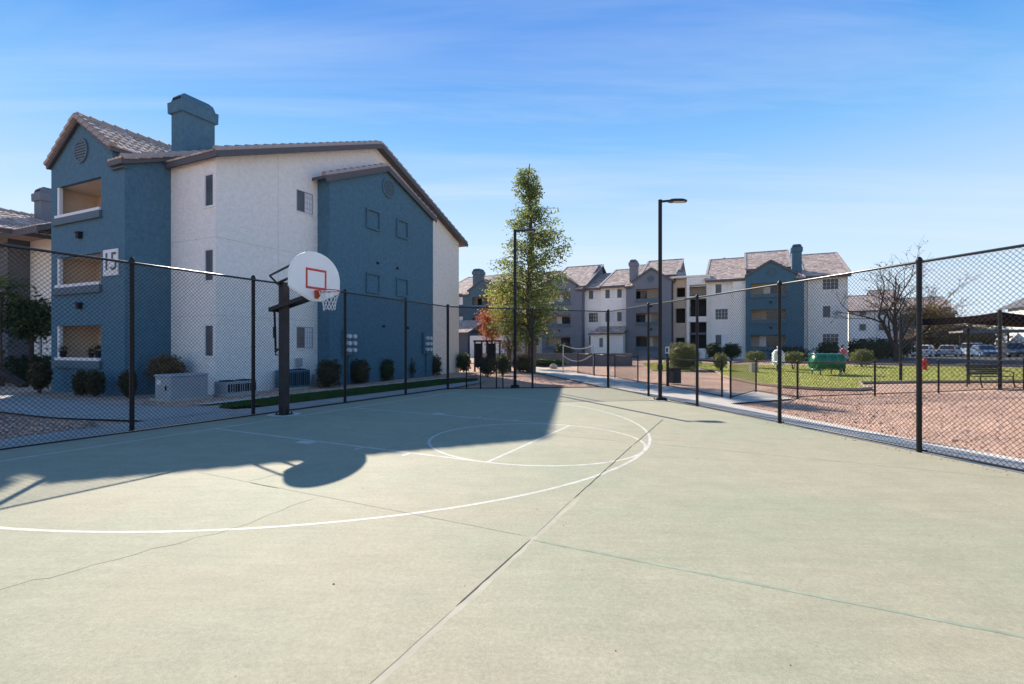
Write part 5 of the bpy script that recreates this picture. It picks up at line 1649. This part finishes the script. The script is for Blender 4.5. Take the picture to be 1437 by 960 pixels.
def volleyball():
    A, B = Vector((3.25, 31.6, 0)), Vector((4.95, 30.2, 0))
    root = thing("volleyball_net", "sagging volleyball net with white edge bands between two poles", 'net', on_ground(A.x, A.y))
    za = 0.0; d = B - A
    for p, h in ((Vector((0, 0, 0)), 1.72), (d, 1.68)):
        MB().tube([p - Vector((0, 0, .1)), p + Vector((0, 0, h))], .03, 8).build("pole", M_METAL, root)
    n = 16
    def pt(t, k):       # k 0 bottom .. 1 top
        top = 1.68 - .36 * 4 * t * (1 - t) * (.55 + .2 * t); bot = 1.02 - .42 * 4 * t * (1 - t) + (.15 * t)
        return Vector((d.x * t, d.y * t, bot + (top - bot) * k))
    for nm, k in (("top_band", 1), ("bottom_band", 0)):
        mb = MB(); mb.tube([pt(i / n, k) for i in range(n + 1)], .026, 6); mb.build(nm, M_NET, root, smooth=True)
    for nm, t in (("side_band", .01), ("side_band", .99)):
        MB().tube([pt(t, 0), pt(t, 1)], .024, 6).build(nm, M_NET, root)
    mb = MB()
    for i in range(1, 24):
        mb.tube([pt(i / 24, 0), pt(i / 24, 1)], .004, 3, caps=False)
    for k in range(1, 7):
        mb.tube([pt(i / n, k / 7) for i in range(n + 1)], .004, 3, caps=False)
    tag(mb.build("netting", M_BARK2, root), kind='stuff')
volleyball()
def stone(label, X, Y, s, seed):
    rng = random.Random(seed); mb = MB(); N, M = 9, 6; vs = []
    for i in range(M + 1):
        t = math.pi * i / M
        for k in range(N):
            a = 2 * math.pi * k / N; r = s * rng.uniform(.82, 1.1)
            vs.append((r * math.sin(t) * math.cos(a), r * .8 * math.sin(t) * math.sin(a), r * .7 * math.cos(t)))
    mb.add(vs, [(i * N + k, i * N + (k + 1) % N, (i + 1) * N + (k + 1) % N, (i + 1) * N + k) for i in range(M) for k in range(N)])
    o = tag(mb.build("boulder", M_STONE), label, 'boulder'); o.location = on_ground(X, Y, s * .3)
stone("pale boulder beside the winding path near the net", 3.0, 36.0, .30, 2)
def dog_station():
    X, Y = 6.75, 21.6
    root = thing("dog_waste_station", "dog waste station with a small white sign on a dark post", 'sign post', on_ground(X, Y))
    MB().bar((0, 0, -.1), (0, 0, 1.65), .06, .06).build("post", M_BROWNP, root)
    s = MB(); s.box(-.09, .09, -.045, -.033, 1.38, 1.68); sg = s.build("sign_plate", M_WHITEP, root)
    MB().box(-.055, .02, -.049, -.0455, 1.44, 1.62).build("symbol", M_DARK, sg)
    MB().box(-.05, .05, -.09, -.031, .95, 1.25).build("bag_box", M_SLATE, root)
dog_station()
def trash_box():
    root = thing("trash_bin", "square brown trash bin on the gravel beyond the right-hand lamp post", 'trash bin', on_ground(7.55, 23.0), .3)
    MB().cham(-.21, .21, -.21, .21, 0, .66, .03).build("bin_body", M_BROWNP, root)
    MB().cham(-.23, .23, -.23, .23, .661, .74, .03).build("bin_lid", M_BARK2, root)
trash_box()
def white_cabinet():
    root = thing("white_cabinet", "white cabinet with a domed top and knob, standing on a post behind the low fence", 'cabinet', on_ground(16.95, 31.6), -.1)
    MB().cham(-.32, .32, -.22, .22, .38, 1.16, .04).build("box", M_WHITEP, root)
    MB().lathe([(.30, 0), (.27, .10), (.16, .19), (.06, .22), (.06, .30), (.09, .34), (.06, .40), (.0, .42)], 14, (0, 0, 1.161)).build("dome", M_WHITEP, root)
    MB().box(-.08, .08, -.08, .08, -.1, .379).build("post", M_BROWNP, root)
    MB().box(-.26, .26, -.228, -.221, .46, 1.04).build("door", M_WHITEP, root)
white_cabinet()
def pale_box():
    root = thing("pale_box", "pale square box on the lawn behind the low fence gate", 'box', on_ground(14.9, 30.6))
    MB().cham(-.20, .20, -.18, .18, 0, .52, .02).build("body", M_STONE, root)
    MB().cham(-.22, .22, -.20, .20, .521, .57, .015).build("lid", M_CONC2, root)
pale_box()
def green_barrel():
    X, Y = 17.95, 28.3
    root = thing("dog_tunnel", "big green barrel tunnel on thin legs on the dog park lawn", 'dog tunnel', on_ground(X, Y), 0.0)
    R, L, zc_ = .47, .80, .74
    n = 24
    b = MB()
    prof = [(-L, R), (-L + .06, R + .03), (-L + .12, R), (-.32, R), (-.29, R + .022), (-.23, R + .022), (-.20, R), (.20, R), (.23, R + .022), (.29, R + .022), (.32, R), (L - .12, R), (L - .06, R + .03), (L, R), (L, R - .05), (0, R - .05), (-L, R - .05)]
    vs, fs = [], []
    for x, r in prof:
        for k in range(n):
            a = 2 * math.pi * k / n
            vs.append((x, r * math.cos(a), zc_ + r * math.sin(a)))
    m = len(prof)
    for i in range(m):
        for k in range(n):
            fs.append((i * n + k, i * n + (k + 1) % n, ((i + 1) % m) * n + (k + 1) % n, ((i + 1) % m) * n + k))
    b.add(vs, fs)
    for x in (-L + .03, L - .03):
        b.tube([(x - .01, 0, zc_), (x + .01, 0, zc_)], R - .049, 24)
    b.build("barrel", M_GREENP, root, smooth=True)
    for x in (-.6, .5):
        for y in (-.36, .36):
            MB().tube([(x, y * 1.1, -.05), (x, y, .45)], .035, 8).build("leg", M_GREENP, root)
        MB().bar((x, -.4, .30), (x, .4, .30), .05, .05).build("cross_bar", M_GREENP, root)
green_barrel()
def hydrant():
    root = thing("fire_hydrant", "small red fire hydrant on the far side of the dog park lawn", 'fire hydrant', on_ground(26.1, 31.4))
    MB().lathe([(.20, 0), (.20, .05), (.13, .06), (.13, .46), (.17, .47), (.17, .53), (.14, .54), (.12, .64), (.06, .70), (.04, .71), (.04, .76), (.0, .765)], 14).build("barrel", M_RED, root)
    for a in (0, math.pi):
        MB().tube([(.12 * math.cos(a), 0, .36), (.25 * math.cos(a), 0, .36)], .06, 8).build("side_cap", M_RED, root)
    MB().tube([(0, -.12, .34), (0, -.27, .34)], .075, 8).build("front_cap", M_RED, root)
hydrant()

def bench(label, X, Y, rz):
    root = thing("park_bench", label, 'bench', on_ground(X, Y), rz, "dark park benches under the shade sail")
    L = .82
    for k in range(5):
        y = -.20 + .10 * k
        MB().box(-L, L, y, y + .07, .43, .455).build("seat_slat", M_BENCH, root)
    for k in range(5):
        z = .50 + .085 * k
        y = .25 + .022 * k
        MB().hexa([(-L, y, z), (L, y, z), (L, y + .025, z), (-L, y + .025, z), (-L, y + .014, z + .078), (L, y + .014, z + .078), (L, y + .039, z + .078), (-L, y + .039, z + .078)]).build("back_slat", M_BENCH, root)
    for x in (-L + .05, L - .05):
        MB().tube([(x, -.28, -.02), (x, -.22, .2), (x, -.20, .42)], .025, 6).build("leg", M_BENCH, root)
        MB().tube([(x, .36, -.02), (x, .27, .2), (x, .24, .45), (x, .37, .95)], .025, 6).build("leg", M_BENCH, root)
        MB().tube([(x, -.20, .42), (x, -.24, .60), (x, .0, .66), (x, .29, .64)], .022, 6).build("armrest", M_BENCH, root)
bench("dark slatted park bench beside the shade sail's front post", 20.05, 20.75, .12)
bench("dark slatted park bench at the right edge of the gravel", 22.0, 20.2, .2)

def shade_sail():
    A, B, C_, D = Vector((18.6, 23.9, 2.75)), Vector((21.05, 22.9, 2.35)), Vector((24.4, 19.6, 2.62)), Vector((19.85, 20.2, 3.02))
    root = thing("shade_sail", "dark shade sail stretched between posts over the bench", 'shade sail', on_ground(19.85, 20.2))
    o = Vector(on_ground(19.85, 20.2))
    n = 14; mb = MB(); vs = []
    E = [Vector((19.75, 24.3, 2.92)), Vector((26.5, 24.4, 2.62)), Vector((25.5, 19.2, 2.62)), D]
    def pt(s, t):
        # edges curve inwards between the corners
        s2 = s + .16 * math.sin(math.pi * t) * (0.5 - s) * 2 * .5
        t2 = t + .16 * math.sin(math.pi * s) * (0.5 - t) * 2 * .5
        p = (E[3] * (1 - s2) + E[2] * s2) * (1 - t2) + (E[0] * (1 - s2) + E[1] * s2) * t2
        return p - Vector((0, 0, .22 * math.sin(math.pi * s) * math.sin(math.pi * t) + .10 * math.sin(math.pi * s)))
    for dz in (0, -.012):
        for i in range(n + 1):
            for j in range(n + 1):
                p = pt(i / n, j / n); vs.append((p.x, p.y, p.z + dz))
    m = n + 1; K = m * m; fs = []
    for i in range(n):
        for j in range(n):
            q = (i * m + j, i * m + j + 1, (i + 1) * m + j + 1, (i + 1) * m + j)
            fs.append(q); fs.append(tuple(K + x for x in q[::-1]))
    for i in range(n):
        for a, b in ((i * m, (i + 1) * m), (i * m + n, (i + 1) * m + n), (i, i + 1), (n * m + i, n * m + i + 1)):
            fs.append((a, b, K + b, K + a))
    mb.add(vs, fs); mb.build("cloth", M_CLOTH, root, tuple(o), smooth=True)
    # hem of the sail: a hanging valance with a doubled edge
    vl = MB()
    def edge_strip(f):
        for k in range(n):
            a, b = f(k / n), f((k + 1) / n)
            vl.hexa([a - Vector((.01, 0, .30)), b - Vector((.01, 0, .30)), b - Vector((-.01, 0, .30)), a - Vector((-.01, 0, .30)), a - Vector((.01, 0, 0)), b - Vector((.01, 0, 0)), b + Vector((.01, 0, 0)), a + Vector((.01, 0, 0))])
    edge_strip(lambda t: pt(0, t)); edge_strip(lambda t: pt(t, 0))
    vl.build("valance", M_CLOTH, root, tuple(o))
    h = MB()
    for k in range(n):
        h.tube([pt(k / n, 0) - Vector((0, 0, .05)), pt((k + 1) / n, 0) - Vector((0, 0, .05))], .035, 5)
    h.build("hem", M_CLOTH, root, tuple(o))
    for (x, y), zt in (((19.80, 20.14), 3.08), ((21.05, 22.9), 2.45), ((18.64, 23.8), 2.95), ((25.6, 19.1), 2.7)):
        z = gz(x, y)
        MB().tube([(x, y, z - .1), (x, y, zt)], .065, 10).build("post", M_BLACK, root, tuple(o))
shade_sail()

# ------------------------------------------------------------------ parked cars and the carport
def mat_car(name, c): return mat(name, c, 0.28, spec=0.6, var=.04)
CARP = {'white': mat_car("car_white", (.68, .68, .70)), 'silver': mat_car("car_silver", (.42, .44, .47)), 'blue': mat_car("car_blue", (.10, .17, .30)), 'pale': mat_car("car_pale_blue", (.30, .38, .48)),
        'black': mat_car("car_black", (.02, .022, .028)), 'teal': mat_car("car_teal", (.06, .24, .25))}
M_LAMP = mat("headlight", (.7, .7, .68), .15); M_TAIL = mat("tail_light", (.35, .02, .02), .3)
def make_car(label, X, Y, rz, paint, suv=False):
    root = thing("parked_car", label, 'car', on_ground(X, Y), rz, "cars parked beyond the dog park")
    h = 1.72 if suv else 1.45; bz = .98 if suv else .86
    hw = .90
    P = CARP[paint]
    # local -y is the nose
    lo = [(-2.25, .42), (-2.20, .66), (-1.35, bz - .04), (-.9, bz), (1.75, bz), (2.2, bz - .06), (2.25, .45), (2.15, .24), (-2.15, .24)]
    def loft(prof, w0, w1, z_lo, z_hi):
        vs = []
        for s in (-1, 1):
            for y, z in prof:
                k = (z - z_lo) / (z_hi - z_lo)
                vs.append((s * (w0 + (w1 - w0) * k), y, z))
        n = len(prof)
        return MB().add(vs, [tuple(range(n)), tuple(range(2 * n - 1, n - 1, -1))] + [(i, (i + 1) % n, n + (i + 1) % n, n + i) for i in range(n)])
    loft(lo, hw, hw - .04, .24, bz).build("body", P, root)
    ca = [(-1.05, bz + .002), (-.35, h - .05), (-.1, h), (1.2 if not suv else 1.8, h), (1.35 if not suv else 1.95, h - .05), (1.95 if not suv else 2.15, bz + .002)]
    cabin = loft(ca, hw - .07, hw - .24, bz, h).build("cabin", P, root)
    g = [(-.99, bz + .05), (-.38, h - .09), (1.18 if not suv else 1.85, h - .09), (1.80 if not suv else 2.02, bz + .05)]
    loft(g, hw - .055, hw - .215, bz, h).build("side_window", M_GLASS, cabin)
    k0, k1 = .08, .92
    def lerp(a, b, k): return a + (b - a) * k
    for nm, (y0, z0), (y1, z1) in (("windscreen", ca[0], ca[1]), ("rear_window", ca[5], ca[4])):
        q = MB(); pts = []
        for k, sgn in ((k0, -1), (k0, 1), (k1, 1), (k1, -1)):
            z = lerp(z0, z1, k); w = lerp(hw - .07, hw - .24, (z - bz) / (h - bz)) - .07
            pts.append((sgn * w, lerp(y0, y1, k) + (-.02 if nm == "windscreen" else .02), z + .012))
        q.prism(pts, (0, .02 if nm == "windscreen" else -.02, -.004)); q.build(nm, M_GLASS, cabin)
    for y in (-1.42, 1.38):
        for s in (-1, 1):
            w = MB(); w.tube([(s * (hw - .20), y, .33), (s * (hw + .005), y, .33)], .33, 18); wh = w.build("wheel", M_RUBBER, root)
            MB().tube([(s * (hw + .006), y, .33), (s * (hw + .016), y, .33)], .20, 12).build("rim", M_METAL, wh)
    for s in (-1, 1):
        MB().box(s * .62 - .18, s * .62 + .18, -2.262, -2.19, .58, .70).build("headlight", M_LAMP, root)
        MB().box(s * .66 - .16, s * .66 + .16, 2.19, 2.262, .62, .80).build("tail_light", M_TAIL, root)
    MB().box(-.42, .42, -2.275, -2.20, .40, .54).build("grille", M_DARK, root)
    MB().box(-.84, .84, -2.29, -2.18, .26, .385).build("bumper", P, root)
    return root
make_car("white sedan left of all the parked cars, tail turned to the dog park", 52.0, 62.5, math.pi - .9, 'white')
make_car("silver sedan next to the white sedan", 55.6, 63.0, math.pi - .9, 'silver')
make_car("blue sedan facing the court, in front of the pale blue car", 57.6, 60.5, -.45, 'blue')
make_car("pale blue tall car behind the blue sedan", 61.5, 66.0, -.45, 'pale', True)
make_car("black tall car parked right of the shade sail's front post", 60.6, 60.0, -.5, 'black', True)
make_car("teal sedan at the right edge beside the black car", 63.4, 58.6, -.5, 'teal')
make_car("white tall car behind the black car under the carport", 66.5, 66.0, -.5, 'white', True)

def carport():
    root = thing("carport", "long flat carport roof over the parked cars at the right edge", 'carport', on_ground(70, 66), -.45)
    MB().box(-8.5, 14, -2.8, 2.8, 3.15, 3.40).build("roof", M_CARPORT, root)
    MB().box(-8.6, 14.1, -2.87, -2.801, 3.05, 3.48).build("fascia", M_DGRAY, root)
    for x in (-8, -3, 2, 7, 11.5):
        MB().box(x - .08, x + .08, -.08, .08, -.1, 3.149).build("post", M_BROWNP, root)
carport()

# ------------------------------------------------------------------ a person beyond the green barrel
def person(label, X, Y, rz):
    root = thing("person", label, 'person', on_ground(X, Y), rz)
    def skin(name, V, E, R, material, parent, root_i=0, sub=1):
        me = bpy.data.meshes.new(name); me.from_pydata(V, E, [])
        o = link(name, me, material, parent)
        md = o.modifiers.new("skin", 'SKIN'); md.use_smooth_shade = True
        for i, r in enumerate(R):
            me.skin_vertices[0].data[i].radius = (r, r) if not isinstance(r, tuple) else r
        me.skin_vertices[0].data[root_i].use_root = True
        s = o.modifiers.new("sub", 'SUBSURF'); s.levels = sub; s.render_levels = sub
        return o
    V = [(0, 0, .94), (0, 0, 1.10), (0, 0, 1.30), (0, 0, 1.42), (0, -.01, 1.50), (0, -.02, 1.57), (0, -.02, 1.64),
         (.19, 0, 1.38), (.25, -.03, 1.12), (.22, -.20, .95), (.20, -.27, .90), (-.19, 0, 1.38), (-.25, -.03, 1.12), (-.22, -.18, .95), (-.20, -.25, .90),
         (.09, 0, .90), (.11, -.02, .50), (.11, .02, .09), (.11, -.13, .03), (-.09, 0, .90), (-.11, .03, .50), (-.11, .06, .09), (-.11, -.09, .03)]
    E = [(0, 1), (1, 2), (2, 3), (3, 4), (4, 5), (5, 6), (3, 7), (7, 8), (8, 9), (9, 10), (3, 11), (11, 12), (12, 13), (13, 14), (0, 15), (15, 16), (16, 17), (17, 18), (0, 19), (19, 20), (20, 21), (21, 22)]
    R = [(.15, .11), (.13, .10), (.16, .11), (.12, .08), .05, (.075, .085), (.07, .085), .06, .045, .035, .03, .06, .045, .035, .03, .085, .06, .045, .04, .085, .06, .045, .04]
    skin("body", V, E, R, M_SKIN, root)
    skin("shirt", [(0, 0, .96), (0, 0, 1.12), (0, 0, 1.30), (0, 0, 1.41), (.19, 0, 1.38), (.235, -.02, 1.20), (-.19, 0, 1.38), (-.235, -.02, 1.20)], [(0, 1), (1, 2), (2, 3), (3, 4), (4, 5), (3, 6), (6, 7)],
         [(.165, .125), (.15, .12), (.175, .125), (.13, .09), .075, .06, .075, .06], M_PINK, root)
    skin("trousers", [(0, 0, .97), (.09, 0, .88), (.11, -.02, .50), (.11, .02, .10), (-.09, 0, .88), (-.11, .03, .50), (-.11, .06, .10)], [(0, 1), (1, 2), (2, 3), (0, 4), (4, 5), (5, 6)],
         [(.16, .12), .10, .075, .065, .10, .075, .065], M_TROUSER, root)
    skin("hair", [(0, .015, 1.60), (0, .02, 1.69), (0, .05, 1.50)], [(0, 1), (0, 2)], [(.082, .088), (.07, .075), (.06, .04)], M_HAIR, root)
    MB().tube([(0, -.095, 1.60), (0, -.118, 1.585)], [.012, .016], 6).build("nose", M_SKIN, root)
person("person in pink top and dark trousers at the right end of the green barrel", 18.98, 28.45, .5)
